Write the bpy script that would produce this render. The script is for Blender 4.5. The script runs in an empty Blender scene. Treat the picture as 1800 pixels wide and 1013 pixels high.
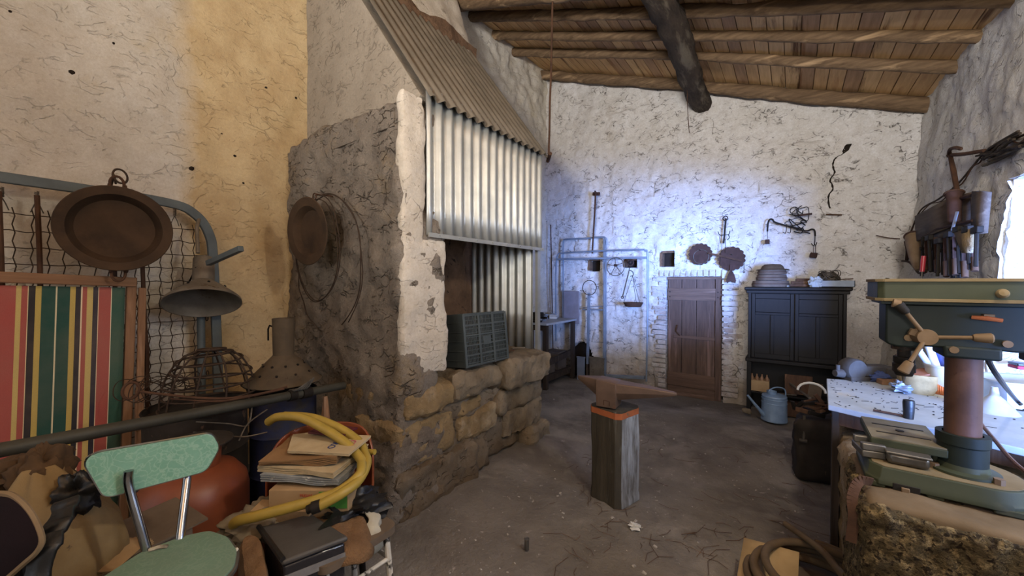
import bpy, bmesh, math, random
from mathutils import Vector, Matrix, noise, Euler
R = math.radians
rnd = random.Random(7)
scene = bpy.context.scene
COL = scene.collection

# ------------------------------------------------------------------ camera, world, lights, exposure
TH = 36.2                      # the room's depth axis (+Y) lies 36 degrees right of the view axis
EYE = Vector((0, 0, 1.55))
FPX = 670.0
cd = bpy.data.cameras.new('camera'); cd.sensor_width = 36.0; cd.lens = 36.0 * FPX / 1800.0
cd.clip_start = 0.02; cd.clip_end = 200
cam = bpy.data.objects.new('camera', cd); COL.objects.link(cam)
cam.location = EYE; cam.rotation_euler = (R(90 - 0.8), 0, R(TH))
scene.camera = cam
scene.view_settings.view_transform = 'Standard'; scene.view_settings.look = 'None'
scene.view_settings.exposure = 0.75; scene.view_settings.gamma = 1.0
scene.view_settings.use_curve_mapping = False
w = bpy.data.worlds.new('world'); scene.world = w; w.use_nodes = True
w.node_tree.nodes['Background'].inputs[0].default_value = (0.90, 0.94, 1.0, 1)
w.node_tree.nodes['Background'].inputs[1].default_value = 0.55

def light(name, kind, loc, col, power, size=None, target=None, sy=None, spread=None):
    l = bpy.data.lights.new(name, kind); l.color = col; l.energy = power
    if kind == 'AREA':
        l.shape = 'RECTANGLE'; l.size = size; l.size_y = sy or size
        if spread: l.spread = R(spread)
    else: l.shadow_soft_size = size
    o = bpy.data.objects.new(name, l); COL.objects.link(o); o.location = loc
    if target is not None:
        o.rotation_euler = (Vector(target) - Vector(loc)).to_track_quat('-Z', 'Y').to_euler()
    return o
# warm bulb high in the room, out of frame, right of the camera
light('warm_bulb', 'POINT', (0.45, 1.12, 2.75), (1.0, 0.89, 0.73), 50, 0.05)
# unseen fill behind the camera, added to brighten ceiling and back wall
light('rear_fill', 'AREA', (.2, -3.6, 2.3), (1.0, 0.95, 0.89), 138, 0.8, (-.3, 2.2, 6.0), 0.8, 95)
# daylight through the window opening in the right wall
light('window_daylight', 'AREA', (6.4, -5.4, 1.0), (0.21, 0.39, 1.0), 6800, 4.6, (1.0, 2.6, 1.5), 2.8)
light('sky_daylight', 'AREA', (1.75, 1.75, 1.75), (0.60, 0.72, 1.0), 26, 1.0, (-1.2, 3.1, .5), .9)

# ------------------------------------------------------------------ helpers
_rot = Euler((R(90 - 0.8), 0, R(TH))).to_matrix()
def ray(px, py): return _rot @ Vector(((px - 900) / FPX, (506.5 - py) / FPX, -1))
def onX(px, py, X): d = ray(px, py); return EYE + d * (X / d.x)
def onY(px, py, Y): d = ray(px, py); return EYE + d * (Y / d.y)
def onZ(px, py, Z): d = ray(px, py); return EYE + d * ((Z - EYE.z) / d.z)
def atD(px, py, D): return EYE + ray(px, py) * D

MW = {}
def setp(o, label=None, cat=None, group=None, kind=None):
    if label: o['label'] = label
    if cat: o['category'] = cat
    if group: o['group'] = group
    if kind: o['kind'] = kind
    return o
def thing(name, label, cat, loc=(0, 0, 0), rz=0, group=None, rot=None):
    o = bpy.data.objects.new(name, None); COL.objects.link(o); o.empty_display_size = 0.1
    o.location = loc; o.rotation_euler = rot if rot else (0, 0, R(rz))
    MW[o.name] = Matrix.Translation(Vector(loc)) @ Euler(o.rotation_euler).to_matrix().to_4x4()
    return setp(o, label, cat, group)

class MB:
    def __init__(s): s.v = []; s.f = []
    def add(s, vs, fs, m=None):
        b = len(s.v)
        s.v += [(m @ Vector(v)) if m is not None else Vector(v) for v in vs]
        s.f += [tuple(i + b for i in f) for f in fs]; return s
    def box(s, c, d, rot=None, taper=1.0):
        x, y, z = d[0] / 2, d[1] / 2, d[2] / 2; t = taper
        vs = [(-x, -y, -z), (x, -y, -z), (x, y, -z), (-x, y, -z), (-x * t, -y * t, z), (x * t, -y * t, z), (x * t, y * t, z), (-x * t, y * t, z)]
        m = Matrix.Translation(Vector(c)) @ (Euler(tuple(R(a) for a in rot)).to_matrix().to_4x4() if rot else Matrix())
        return s.add(vs, [(0, 3, 2, 1), (4, 5, 6, 7), (0, 1, 5, 4), (1, 2, 6, 5), (2, 3, 7, 6), (3, 0, 4, 7)], m)
    def bb(s, a, b):
        return s.box([(a[i] + b[i]) / 2 for i in range(3)], [abs(a[i] - b[i]) for i in range(3)])
    def bar(s, a, b, w_, h_, up=(0, 0, 1)):      # rectangular bar from a to b
        a = Vector(a); b = Vector(b); d = (b - a); L = d.length; d.normalize()
        u = Vector(up)
        if abs(u.dot(d)) > .98: u = Vector((1, 0, 0))
        x = d.cross(u).normalized(); z = x.cross(d).normalized()
        m = Matrix((x, d, z)).transposed().to_4x4(); m.translation = (a + b) / 2
        vs = [(sx * w_ / 2, sy * L / 2, sz * h_ / 2) for sz in (-1, 1) for sx, sy in ((-1, -1), (1, -1), (1, 1), (-1, 1))]
        return s.add(vs, [(0, 3, 2, 1), (4, 5, 6, 7), (0, 1, 5, 4), (1, 2, 6, 5), (2, 3, 7, 6), (3, 0, 4, 7)], m)
    def tube(s, pts, r, n=8, closed=False, cap=True):
        P = [Vector(p) for p in pts]; k = len(P); b = len(s.v)
        rr = r if callable(r) else (lambda i: r[i]) if isinstance(r, (list, tuple)) else (lambda i: r)
        prev = None
        for i in range(k):
            if closed: t = P[(i + 1) % k] - P[i - 1]
            else: t = P[min(i + 1, k - 1)] - P[max(i - 1, 0)]
            if t.length < 1e-9: t = Vector((0, 0, 1))
            t.normalize()
            if prev is None:
                u = Vector((0, 0, 1)) if abs(t.z) < .9 else Vector((1, 0, 0))
                x = t.cross(u).normalized()
            else:
                x = (prev - t * prev.dot(t))
                x = x.normalized() if x.length > 1e-6 else t.orthogonal().normalized()
            prev = x; y = t.cross(x)
            for j in range(n):
                a = 2 * math.pi * j / n
                s.v.append(P[i] + (x * math.cos(a) + y * math.sin(a)) * rr(i))
        for i in range(k if closed else k - 1):
            for j in range(n):
                i2 = (i + 1) % k
                s.f.append((b + i * n + j, b + i2 * n + j, b + i2 * n + (j + 1) % n, b + i * n + (j + 1) % n))
        if not closed and cap:
            s.f.append(tuple(b + j for j in range(n))); s.f.append(tuple(b + (k - 1) * n + j for j in reversed(range(n))))
        return s
    def cyl(s, a, b, r1, r2=None, n=20):
        return s.tube([a, b], [r1, r1 if r2 is None else r2], n)
    def lathe(s, prof, c=(0, 0, 0), axis=(0, 0, 1), n=32, m=None, cap=False):
        ax = Vector(axis).normalized()
        q = Vector((0, 0, 1)).rotation_difference(ax).to_matrix().to_4x4(); q.translation = Vector(c)
        b = len(s.v)
        for r, z in prof:
            for j in range(n):
                a = 2 * math.pi * j / n; s.v.append(q @ Vector((r * math.cos(a), r * math.sin(a), z)))
        for i in range(len(prof) - 1):
            for j in range(n):
                s.f.append((b + i * n + j, b + i * n + (j + 1) % n, b + (i + 1) * n + (j + 1) % n, b + (i + 1) * n + j))
        if cap:
            s.f.append(tuple(b + j for j in reversed(range(n)))); e = b + (len(prof) - 1) * n
            s.f.append(tuple(e + j for j in range(n)))
        return s
    def ring(s, c, Rr, r, axis=(0, 0, 1), n=32, m=6, sq=1.0, a0=0, a1=360):
        ax = Vector(axis).normalized(); q = Vector((0, 0, 1)).rotation_difference(ax).to_matrix()
        full = (a1 - a0) >= 360; k = n if full else n + 1
        pts = [Vector(c) + q @ Vector((Rr * math.cos(R(a0 + (a1 - a0) * i / n)), Rr * sq * math.sin(R(a0 + (a1 - a0) * i / n)), 0)) for i in range(k)]
        return s.tube(pts, r, m, closed=full)
    def prism(s, poly, m, t):                   # polygon in xy extruded by t along z, mapped by m
        n = len(poly)
        vs = [(x, y, 0) for x, y in poly] + [(x, y, t) for x, y in poly]
        return s.add(vs, [tuple(reversed(range(n))), tuple(range(n, 2 * n))] + [(i, (i + 1) % n, n + (i + 1) % n, n + i) for i in range(n)], m)
    def build(s, name, mt, parent=None, world=False, bevel=0, smooth=True, sub=0, label=None, kind=None, solid=0, ang=38):
        vs = s.v
        if world and parent is not None:
            root = parent
            inv = MW[root.name].inverted() if root.name in MW else None
            if inv is not None: vs = [inv @ Vector(v) for v in vs]
        me = bpy.data.meshes.new(name); me.from_pydata([tuple(v) for v in vs], [], s.f); me.update()
        me.materials.append(mt)
        bm = bmesh.new(); bm.from_mesh(me); bmesh.ops.recalc_face_normals(bm, faces=bm.faces); bm.to_mesh(me); bm.free()
        if smooth:
            me.shade_smooth(); me.set_sharp_from_angle(angle=R(ang))
        o = bpy.data.objects.new(name, me); COL.objects.link(o)
        if parent is not None:
            o.parent = parent
            if parent.name in MW: MW[o.name] = MW[parent.name]
        if solid:
            md = o.modifiers.new('solid', 'SOLIDIFY'); md.thickness = solid; md.offset = 0
        if bevel:
            md = o.modifiers.new('bevel', 'BEVEL'); md.width = bevel; md.segments = 2; md.limit_method = 'ANGLE'; md.angle_limit = R(35)
        if sub:
            md = o.modifiers.new('sub', 'SUBSURF'); md.levels = sub; md.render_levels = sub
        return setp(o, label=label, kind=kind)
def frame_m(o, x, y):           # matrix with origin o, local x and y along the given directions
    x = Vector(x).normalized(); z = x.cross(Vector(y)).normalized(); y = z.cross(x)
    m = Matrix((x, y, z)).transposed().to_4x4(); m.translation = Vector(o); return m
def copy_tree(o, parent=None):
    c = o.copy(); COL.objects.link(c)
    if parent is not None: c.parent = parent
    for ch in list(o.children): copy_tree(ch, c)
    return c
def rough_box(a, b, res=.04, rad=.04, amp=.02, freq=4.0, seed=0, fine=0.0):
    """closed block between corners a and b with rounded edges and a lumpy skin"""
    a = Vector([min(a[i], b[i]) for i in range(3)]) ; b2 = b
    lo = Vector([min(a[i], b[i]) for i in range(3)]); hi = Vector([max(a[i], b[i]) for i in range(3)])
    n = [max(2, int(round((hi[i] - lo[i]) / res))) for i in range(3)]
    mb = MB(); idx = {}
    c = (lo + hi) / 2
    def vert(i, j, k):
        key = (i, j, k)
        if key in idx: return idx[key]
        p = Vector((lo.x + (hi.x - lo.x) * i / n[0], lo.y + (hi.y - lo.y) * j / n[1], lo.z + (hi.z - lo.z) * k / n[2]))
        q = Vector([min(max(p[t], lo[t] + rad), hi[t] - rad) for t in range(3)])
        d = p - q
        if d.length < 1e-6: d = (p - c)
        d.normalize(); p2 = q + d * rad
        sp = p2 * freq + Vector((seed * 3.1, seed * 1.7, seed))
        h = noise.fractal(sp, 0.8, 2.1, 4) * amp
        if fine: h += noise.fractal(sp * 5.0, .9, 2.0, 3) * fine
        idx[key] = len(mb.v); mb.v.append(p2 + d * h); return idx[key]
    for ax in range(3):
        u, v = [t for t in range(3) if t != ax]
        for side in (0, n[ax]):
            for i in range(n[u]):
                for j in range(n[v]):
                    def g(ii, jj):
                        t = [0, 0, 0]; t[ax] = side; t[u] = ii; t[v] = jj; return vert(*t)
                    mb.f.append((g(i, j), g(i + 1, j), g(i + 1, j + 1), g(i, j + 1)))
    return mb
def wobble(pts, amp, freq=3, seed=0):
    out = []
    for p in pts:
        p = Vector(p); out.append(p + noise.noise_vector(p * freq + Vector((seed, seed * 2, 0))) * amp)
    return out
def curve_pts(pts, n=8, closed=False):
    """Catmull-Rom through the points"""
    P = [Vector(p) for p in pts]; out = []; k = len(P)
    for i in range(k if closed else k - 1):
        g = lambda t: P[t % k] if closed else P[max(0, min(k - 1, t))]
        p0, p1, p2, p3 = g(i - 1), g(i), g(i + 1), g(i + 2)
        for j in range(n):
            t = j / n
            out.append(.5 * ((2 * p1) + (p2 - p0) * t + (2 * p0 - 5 * p1 + 4 * p2 - p3) * t * t + (3 * p1 - p0 - 3 * p2 + p3) * t ** 3))
    if not closed: out.append(P[-1])
    return out

# ------------------------------------------------------------------ materials
def lin(h):
    h = h.lstrip('#'); c = [int(h[i:i + 2], 16) / 255 for i in (0, 2, 4)]
    return tuple((x / 12.92 if x <= .04045 else ((x + .055) / 1.055) ** 2.4) for x in c) + (1,)
def N(nt, t, **kw):
    n = nt.nodes.new(t)
    for k, v in kw.items(): setattr(n, k, v)
    return n
def mix(nt, fac, a, b, mode='MIX'):
    m = N(nt, 'ShaderNodeMix', data_type='RGBA', blend_type=mode)
    if isinstance(fac, float): m.inputs[0].default_value = fac
    else: nt.links.new(fac, m.inputs[0])
    for s_, x in ((6, a), (7, b)):
        if isinstance(x, tuple): m.inputs[s_].default_value = x
        else: nt.links.new(x, m.inputs[s_])
    return m.outputs[2]
def noi(nt, vec, scale, detail=6, rough=.6, dist=0):
    n = N(nt, 'ShaderNodeTexNoise'); n.inputs['Scale'].default_value = scale; n.inputs['Detail'].default_value = detail
    n.inputs['Roughness'].default_value = rough; n.inputs['Distortion'].default_value = dist
    if vec is not None: nt.links.new(vec, n.inputs['Vector'])
    return n.outputs[0]
def ramp(nt, x, lo, hi, a=0.0, b=1.0):
    n = N(nt, 'ShaderNodeMapRange'); n.inputs[1].default_value = lo; n.inputs[2].default_value = hi
    n.inputs[3].default_value = a; n.inputs[4].default_value = b
    nt.links.new(x, n.inputs[0]); return n.outputs[0]
def mapped(nt, scale=(1, 1, 1), kind='Object'):
    tc = N(nt, 'ShaderNodeTexCoord'); mp = N(nt, 'ShaderNodeMapping'); mp.inputs['Scale'].default_value = scale
    nt.links.new(tc.outputs[kind], mp.inputs['Vector']); return mp.outputs[0]
def M(name, c1, c2=None, scale=6, rough=.8, metal=0, bump=.3, bscale=40, dist=.004, spot=None, spotat=.6, spotscale=9, stretch=(1, 1, 1),
      c3=None, c3at=.55, c3scale=2.5, rough2=None, alpha=None, trans=0):
    m = bpy.data.materials.new(name); m.use_nodes = True; nt = m.node_tree; bs = nt.nodes['Principled BSDF']
    v = mapped(nt, stretch)
    n1 = noi(nt, v, scale)
    col = mix(nt, ramp(nt, n1, .3, .7), lin(c1), lin(c2 or c1))
    if c3:
        n3 = noi(nt, v, c3scale, 5, .65, .3); col = mix(nt, ramp(nt, n3, c3at, c3at + .12), col, lin(c3))
    if spot:
        n2 = noi(nt, v, spotscale, 8, .7, .5); col = mix(nt, ramp(nt, n2, spotat, spotat + .06), col, lin(spot))
    nt.links.new(col, bs.inputs['Base Color'])
    bs.inputs['Metallic'].default_value = metal
    if rough >= .6: bs.inputs['Specular IOR Level'].default_value = .25
    if rough2 is not None: nt.links.new(ramp(nt, n1, .3, .7, rough, rough2), bs.inputs['Roughness'])
    else: bs.inputs['Roughness'].default_value = rough
    if alpha: bs.inputs['Alpha'].default_value = alpha
    if trans: bs.inputs['Transmission Weight'].default_value = trans
    if bump:
        b = N(nt, 'ShaderNodeBump'); b.inputs['Strength'].default_value = bump; b.inputs['Distance'].default_value = dist
        nt.links.new(noi(nt, v, bscale, 5, .65), b.inputs['Height']); nt.links.new(b.outputs[0], bs.inputs['Normal'])
    return m
def plaster(name, c1, c2, dirt, pit='#3a3028', dirt_at=.58, crack=.5, bump=.6, warm=None, rel=.012, zdirt=None, tan=None):
    """whitewash: two tones, brown dirt patches, dark pits and short cracks that are their own wear"""
    m = bpy.data.materials.new(name); m.use_nodes = True; nt = m.node_tree; bs = nt.nodes['Principled BSDF']
    v = mapped(nt); L = nt.links.new
    col = mix(nt, ramp(nt, noi(nt, v, 1.6, 6, .6), .3, .7), lin(c1), lin(c2))
    col = mix(nt, ramp(nt, noi(nt, v, 9, 8, .7), .35, .75, 0, .35), col, lin(dirt))
    d = ramp(nt, noi(nt, v, 1.1, 9, .72, .4), dirt_at, dirt_at + .14)
    if zdirt:                                   # dirt splashed up from the floor
        sx = N(nt, 'ShaderNodeSeparateXYZ'); L(mapped(nt), sx.inputs[0])
        zz = N(nt, 'ShaderNodeMath', operation='ADD'); L(sx.outputs[2], zz.inputs[0])
        L(ramp(nt, noi(nt, v, 2.5, 6, .7), 0, 1, -.6, .6), zz.inputs[1])
        dz = ramp(nt, zz.outputs[0], zdirt, 0.0)
        mx = N(nt, 'ShaderNodeMath', operation='MAXIMUM'); L(d, mx.inputs[0]); L(dz, mx.inputs[1]); d = mx.outputs[0]
    dm = N(nt, 'ShaderNodeMath', operation='MULTIPLY'); L(d, dm.inputs[0]); dm.inputs[1].default_value = .75
    col = mix(nt, dm.outputs[0], col, lin(dirt))
    if warm: col = mix(nt, ramp(nt, noi(nt, v, 2.2, 7, .7, .3), .56, .7, 0, .6), col, lin(warm))
    if tan:                                     # tan tone in a band beside the forge, edge broken by noise
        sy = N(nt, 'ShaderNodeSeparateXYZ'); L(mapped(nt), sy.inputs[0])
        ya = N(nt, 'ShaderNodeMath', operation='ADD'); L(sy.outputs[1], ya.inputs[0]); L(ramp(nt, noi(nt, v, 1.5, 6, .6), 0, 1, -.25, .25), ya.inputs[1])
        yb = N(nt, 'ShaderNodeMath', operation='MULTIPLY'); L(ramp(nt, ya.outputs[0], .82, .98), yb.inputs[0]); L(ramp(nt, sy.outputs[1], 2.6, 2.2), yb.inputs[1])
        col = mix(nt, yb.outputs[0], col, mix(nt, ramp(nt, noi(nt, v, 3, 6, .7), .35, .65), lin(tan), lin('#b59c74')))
    # cracks: the rim of a distorted voronoi, kept only in patches
    ns = N(nt, 'ShaderNodeTexNoise'); ns.inputs['Scale'].default_value = 3.0; ns.inputs['Detail'].default_value = 6; L(v, ns.inputs['Vector'])
    av = N(nt, 'ShaderNodeVectorMath', operation='MULTIPLY_ADD'); L(ns.outputs['Color'], av.inputs[0]); av.inputs[1].default_value = (.5, .5, .35); L(v, av.inputs[2])
    vo = N(nt, 'ShaderNodeTexVoronoi', feature='DISTANCE_TO_EDGE'); vo.inputs['Scale'].default_value = 5.0
    mp = N(nt, 'ShaderNodeMapping'); mp.inputs['Scale'].default_value = (1, 1, 1.9); L(av.outputs[0], mp.inputs[0]); L(mp.outputs[0], vo.inputs['Vector'])
    cr = ramp(nt, vo.outputs['Distance'], .035, .0)
    keep = ramp(nt, noi(nt, v, 4.5, 6, .7), .52, .60)
    cm = N(nt, 'ShaderNodeMath', operation='MULTIPLY'); L(cr, cm.inputs[0]); L(keep, cm.inputs[1])
    vo2 = N(nt, 'ShaderNodeTexVoronoi', feature='DISTANCE_TO_EDGE'); vo2.inputs['Scale'].default_value = 7.0
    mp2 = N(nt, 'ShaderNodeMapping'); mp2.inputs['Scale'].default_value = (.8, .8, 2.6); mp2.inputs['Location'].default_value = (3, 1, 2); L(av.outputs[0], mp2.inputs[0]); L(mp2.outputs[0], vo2.inputs['Vector'])
    cr2 = ramp(nt, vo2.outputs['Distance'], .05, .0); k2 = ramp(nt, noi(nt, mapped(nt, (1, 1, 1.6)), 6.5, 6, .7), .53, .60)
    cm2 = N(nt, 'ShaderNodeMath', operation='MULTIPLY'); L(cr2, cm2.inputs[0]); L(k2, cm2.inputs[1])
    cmx = N(nt, 'ShaderNodeMath', operation='MAXIMUM'); L(cm.outputs[0], cmx.inputs[0]); L(cm2.outputs[0], cmx.inputs[1]); cm = cmx
    col = mix(nt, ramp(nt, noi(nt, v, 55, 6, .8), .35, .75, 0, .45), col, lin(dirt))
    pits = ramp(nt, noi(nt, v, 17, 4, .6, .6), .70, .74)
    pm = N(nt, 'ShaderNodeMath', operation='MAXIMUM'); L(cm.outputs[0], pm.inputs[0]); L(pits, pm.inputs[1])
    pc = N(nt, 'ShaderNodeMath', operation='MULTIPLY'); L(pm.outputs[0], pc.inputs[0]); pc.inputs[1].default_value = crack
    col = mix(nt, pc.outputs[0], col, lin(pit))
    L(col, bs.inputs['Base Color']); bs.inputs['Roughness'].default_value = .92; bs.inputs['Specular IOR Level'].default_value = .2
    b = N(nt, 'ShaderNodeBump'); b.inputs['Strength'].default_value = bump; b.inputs['Distance'].default_value = rel
    hs = N(nt, 'ShaderNodeMath', operation='MULTIPLY_ADD'); L(pm.outputs[0], hs.inputs[0]); hs.inputs[1].default_value = -1.0
    L(noi(nt, v, 22, 9, .72), hs.inputs[2]); L(hs.outputs[0], b.inputs['Height']); L(b.outputs[0], bs.inputs['Normal'])
    return m
def wood(name, c1, c2, c3=None, axis=2, rough=.8, scale=5, **k):
    st = [7, 7, 7]; st[axis] = .6
    return M(name, c1, c2, scale=scale, rough=rough, stretch=tuple(st), bump=.5, bscale=6, dist=.006, c3=c3, c3scale=1.2, **k)

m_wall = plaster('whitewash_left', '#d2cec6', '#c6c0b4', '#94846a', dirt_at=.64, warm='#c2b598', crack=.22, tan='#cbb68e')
m_wallb = plaster('whitewash_back', '#dddcdd', '#cfccc8', '#8a7a66', dirt_at=.64, crack=.9, rel=.018, zdirt=.7)
m_wallr = plaster('whitewash_right', '#dcdde0', '#cfcec6', '#a08f78', dirt_at=.62, crack=.6, rel=.018)
m_forge = plaster('sooty_render', '#a1978a', '#857b70', '#4b3f34', dirt_at=.54, crack=.4, bump=1.0, rel=.03, warm='#a08a66')
m_pier = plaster('forge_whitewash', '#cfc8bd', '#bfb5a6', '#8f8068', dirt_at=.6, crack=.35)
m_rend = plaster('hood_render', '#a59b8c', '#8f8577', '#6b6053', dirt_at=.6, crack=.25, bump=.7)
m_grout = plaster('grey_mortar', '#857b6d', '#6b6052', '#564633', dirt_at=.5, crack=.3, bump=.9, zdirt=.25)
m_granite = M('granite_block', '#8a7656', '#6d5a40', scale=5, rough=.92, bump=1.0, bscale=24, dist=.02, spot='#4a3a2a', spotat=.62, spotscale=22, c3='#9b8a70', c3at=.5)
m_granite_grey = M('granite_grey', '#8a7d6a', '#675b4a', scale=6, rough=.92, bump=1.0, bscale=30, dist=.014, spot='#3a352f', spotat=.62, spotscale=24, c3='#7a6a55')
m_floor = M('dirt_floor', '#7c766e', '#5c5650', scale=2.2, rough=.95, bump=.8, bscale=26, dist=.02, spot='#9a948c', spotat=.62, spotscale=16, c3='#8a847b', c3at=.5, c3scale=.8)
m_board = wood('roof_board', '#d4ae7e', '#b89466', '#a98054', axis=1, rough=.75)
m_board2 = wood('roof_board_pale', '#dfbc8a', '#c6a272', '#6a4a30', axis=1, rough=.75)
m_board3 = wood('roof_board_dark', '#ba9672', '#9c7c5a', '#8d6440', axis=1, rough=.75)
m_log = wood('rafter_log', '#7a644c', '#513f2e', '#a58a6a', axis=0, rough=.85)
m_logd = M('dark_log', '#4b4037', '#2d261f', scale=7, rough=.9, bump=1, bscale=22, dist=.02, stretch=(3, .7, 3), c3='#6c6355', spot='#8a8574', spotat=.68)
m_clay = M('burnt_clay', '#7a5f49', '#4e3c2e', scale=5, rough=.95, bump=1, bscale=22, dist=.02, spot='#241c16')
m_rust = M('rusty_iron', '#5a4030', '#3c2b22', scale=9, rough=.85, metal=.25, bump=.5, bscale=50, spot='#7a4a2c', spotat=.62)
m_rust_br = M('rusty_column', '#5e443a', '#46332b', scale=7, rough=.6, metal=.3, bump=.2, bscale=40, spot='#35201a', spotat=.6)
m_iron = M('dark_iron', '#2b2723', '#1c1917', scale=8, rough=.7, metal=.4, bump=.3, bscale=50, spot='#4c382b')
m_steel = M('dull_steel', '#77736d', '#5a5650', scale=8, rough=.5, metal=.7, bump=.15, bscale=60, spot='#5b4433', spotat=.64)
m_bedgrey = M('grey_paint_metal', '#5c6466', '#4c5254', scale=7, rough=.6, metal=.2, bump=.15, spot='#4a4038', spotat=.66)
m_galv = M('galvanised_sheet', '#bcbdb8', '#9fa19e', scale=4, rough=.38, metal=.6, bump=.1, bscale=30, spot='#c8bfa8', spotat=.66, rough2=.5)
m_dust = M('dusty_sheet', '#72685a', '#5e564a', scale=4, rough=.85, metal=.1, bump=.25, bscale=60, spot='#8f8677', spotat=.74, spotscale=30)
# ================================================================== SETTING
XL0, XL1 = -3.86, -3.46       # left wall line: at y=-1 and at the back wall
YB = 5.75
def ceilZ(x): return 3.45 + .386 * (1.10 - x)
def fb(x, y, z, f, o=4): return noise.fractal(Vector((x, y, z)) * f, .8, 2.1, o)
# --- floor
mb = MB(); nx, ny = 120, 180
for j in range(ny + 1):
    for i in range(nx + 1):
        x = -3.9 + 5.8 * i / nx; y = -2.6 + 8.6 * j / ny
        h = fb(x, y, 0, 1.3) * .018 + fb(x, y, 3, 9, 3) * .009
        h += .05 * math.exp(-((y - 4.55 - .15 * (x + 1.2)) / .28) ** 2) * math.exp(-((x + 1.0) / .8) ** 2)      # earth ridge before the door
        h -= .05 * max(0, min(1, (y - 4.9) / .3)) * math.exp(-((x + 1.0) / .7) ** 2)
        h += .03 * math.exp(-((x + 2.0) / .35) ** 2) * math.exp(-((y - 2.4) / 1.2) ** 2)
        mb.v.append(Vector((x, y, h - .01)))
for j in range(ny):
    for i in range(nx):
        a = j * (nx + 1) + i; mb.f.append((a, a + 1, a + nx + 2, a + nx + 1))
mb.build('floor', m_floor, kind='structure')
MB().bb((-4.0, -9.0, -.1), (1.2, -2.58, -.005)).build('floor', m_floor, kind='structure')
def wall_grid(name, mt, P, U, V, nu, nv, disp, keep=None):
    mb = MB(); idx = {}
    for j in range(nv + 1):
        for i in range(nu + 1):
            mb.v.append(disp(U(i / nu), V(j / nv)))
    for j in range(nv):
        for i in range(nu):
            if keep and not keep(U((i + .5) / nu), V((j + .5) / nv)): continue
            a = j * (nu + 1) + i; mb.f.append((a, a + 1, a + nu + 2, a + nu + 1))
    return mb.build(name, mt, kind='structure')
# --- back wall (recesses: door, beam holes, low arch)
DX0, DX1, DZ = -1.45, -.735, 1.63
holes = []
for px0, px1, py0, py1 in ((1036, 1054, 457, 476), (1098, 1119, 456, 470), (1163, 1184, 443, 469), (1262, 1276, 676, 694)):
    p = onY(px0, py1, YB); q = onY(px1, py0, YB); holes.append((p.x, q.x, p.z, q.z))
arch = onY(1022, 640, YB)
def inhole(x, z):
    if DX0 < x < DX1 and z < DZ: return .13
    for a, b, c, d in holes[:3]:
        if a < x < b and c < z < d: return .2
    if z < arch.z + .36 and ((x - arch.x) / .22) ** 2 + (max(0, z - arch.z) / .36) ** 2 < 1: return .2
    return 0
def dback(x, z):
    st = noise.cell(Vector((x * 3.1 + .3 * noise.noise(Vector((x, 0, z)) * 3), 7, z * 5.3 + .3 * noise.noise(Vector((z, 3, x)) * 3))))
    h = fb(x, 1, z, 1.0) * .035 + fb(x, 5, z, 6) * .022 + (st - .5) * .012 + fb(x, 9, z, 20, 2) * .006
    return Vector((x, YB - h + inhole(x, z), z))
wall_back = wall_grid('wall_back', m_wallb, None, lambda t: -3.62 + 4.95 * t, lambda t: -.05 + 5.5 * t, 215, 235, dback,
                      lambda x, z: z < ceilZ(x) + .12)
# --- left wall
def dleft(y, z):
    x = XL0 + (XL1 - XL0) * (y + 1) / (YB + 1)
    far = max(0, min(1, (y - 3.3) / .4))
    h = fb(0, y, z, .9) * .04 + fb(3, y, z, 5) * (.012 + .02 * far) + fb(8, y, z, 18, 3) * (.004 + .008 * far)
    return Vector((x + h, y, z))
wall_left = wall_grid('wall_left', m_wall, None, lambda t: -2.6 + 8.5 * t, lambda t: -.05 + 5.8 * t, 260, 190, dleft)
# --- right wall: leans outwards; window opening with deep splayed sides
WY0, WY1, WZ0, WZ1 = 1.35, 3.60, .86, 2.16
def xr(y, z): return .86 + .07 * z + .035 * (YB - y) * .6
def dright(y, z):
    h = fb(0, y, z, 1.1) * .04 + fb(4, y, z, 5) * .013 + fb(8, y, z, 18, 3) * .007
    return Vector((xr(y, z) + h + .12 * math.exp(-((z - .6) / .8) ** 2) * max(0, (y - 5.2) / .5) * -1, y, z))
wall_right = wall_grid('wall_right', m_wallr, None, lambda t: -2.6 + 8.5 * t, lambda t: -.05 + 4.2 * t, 240, 150, dright,
                       lambda y, z: z < 4.0 and not (WY0 < y < WY1 and WZ0 < z < WZ1))
MB().bb((1.02, -9.0, 0), (1.3, -2.58, 5.0)).build('wall_right', m_wallr, kind='structure')  # unseen rearward extension, added to keep the daylight lamp off the left wall
def reveal(name, A, B, C, D, seed, n=40):     # quad A-B-C-D with streaky relief
    mb = MB()
    nor = (B - A).cross(D - A).normalized()
    for j in range(n + 1):
        for i in range(n + 1):
            u, v_ = i / n, j / n
            p = (A * (1 - u) + B * u) * (1 - v_) + (D * (1 - u) + C * u) * v_
            mb.v.append(p + nor * (fb(p.x * .5, p.y * .5, p.z * 3 + seed, 3.0) * .03))
    for j in range(n):
        for i in range(n):
            a = j * (n + 1) + i; mb.f.append((a, a + 1, a + n + 2, a + n + 1))
    return mb.build(name, m_wallr, wall_right)
V3 = Vector
xo = 1.72
reveal('window_reveal', V3((xr(WY1, WZ0) - .01, WY1, WZ0)), V3((xo, WY1 + .5, WZ0)), V3((xo, WY1 + .5, WZ1 + .1)), V3((xr(WY1, WZ1) - .01, WY1, WZ1)), 1)
reveal('window_reveal', V3((xr(WY0, WZ0) - .01, WY0, WZ0)), V3((xo, WY0 - 1.0, WZ0)), V3((xo, WY0 - 1.0, WZ1 + .1)), V3((xr(WY0, WZ1) - .01, WY0, WZ1)), 2)  # unseen near side, splayed wide to let daylight reach the back wall
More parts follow.
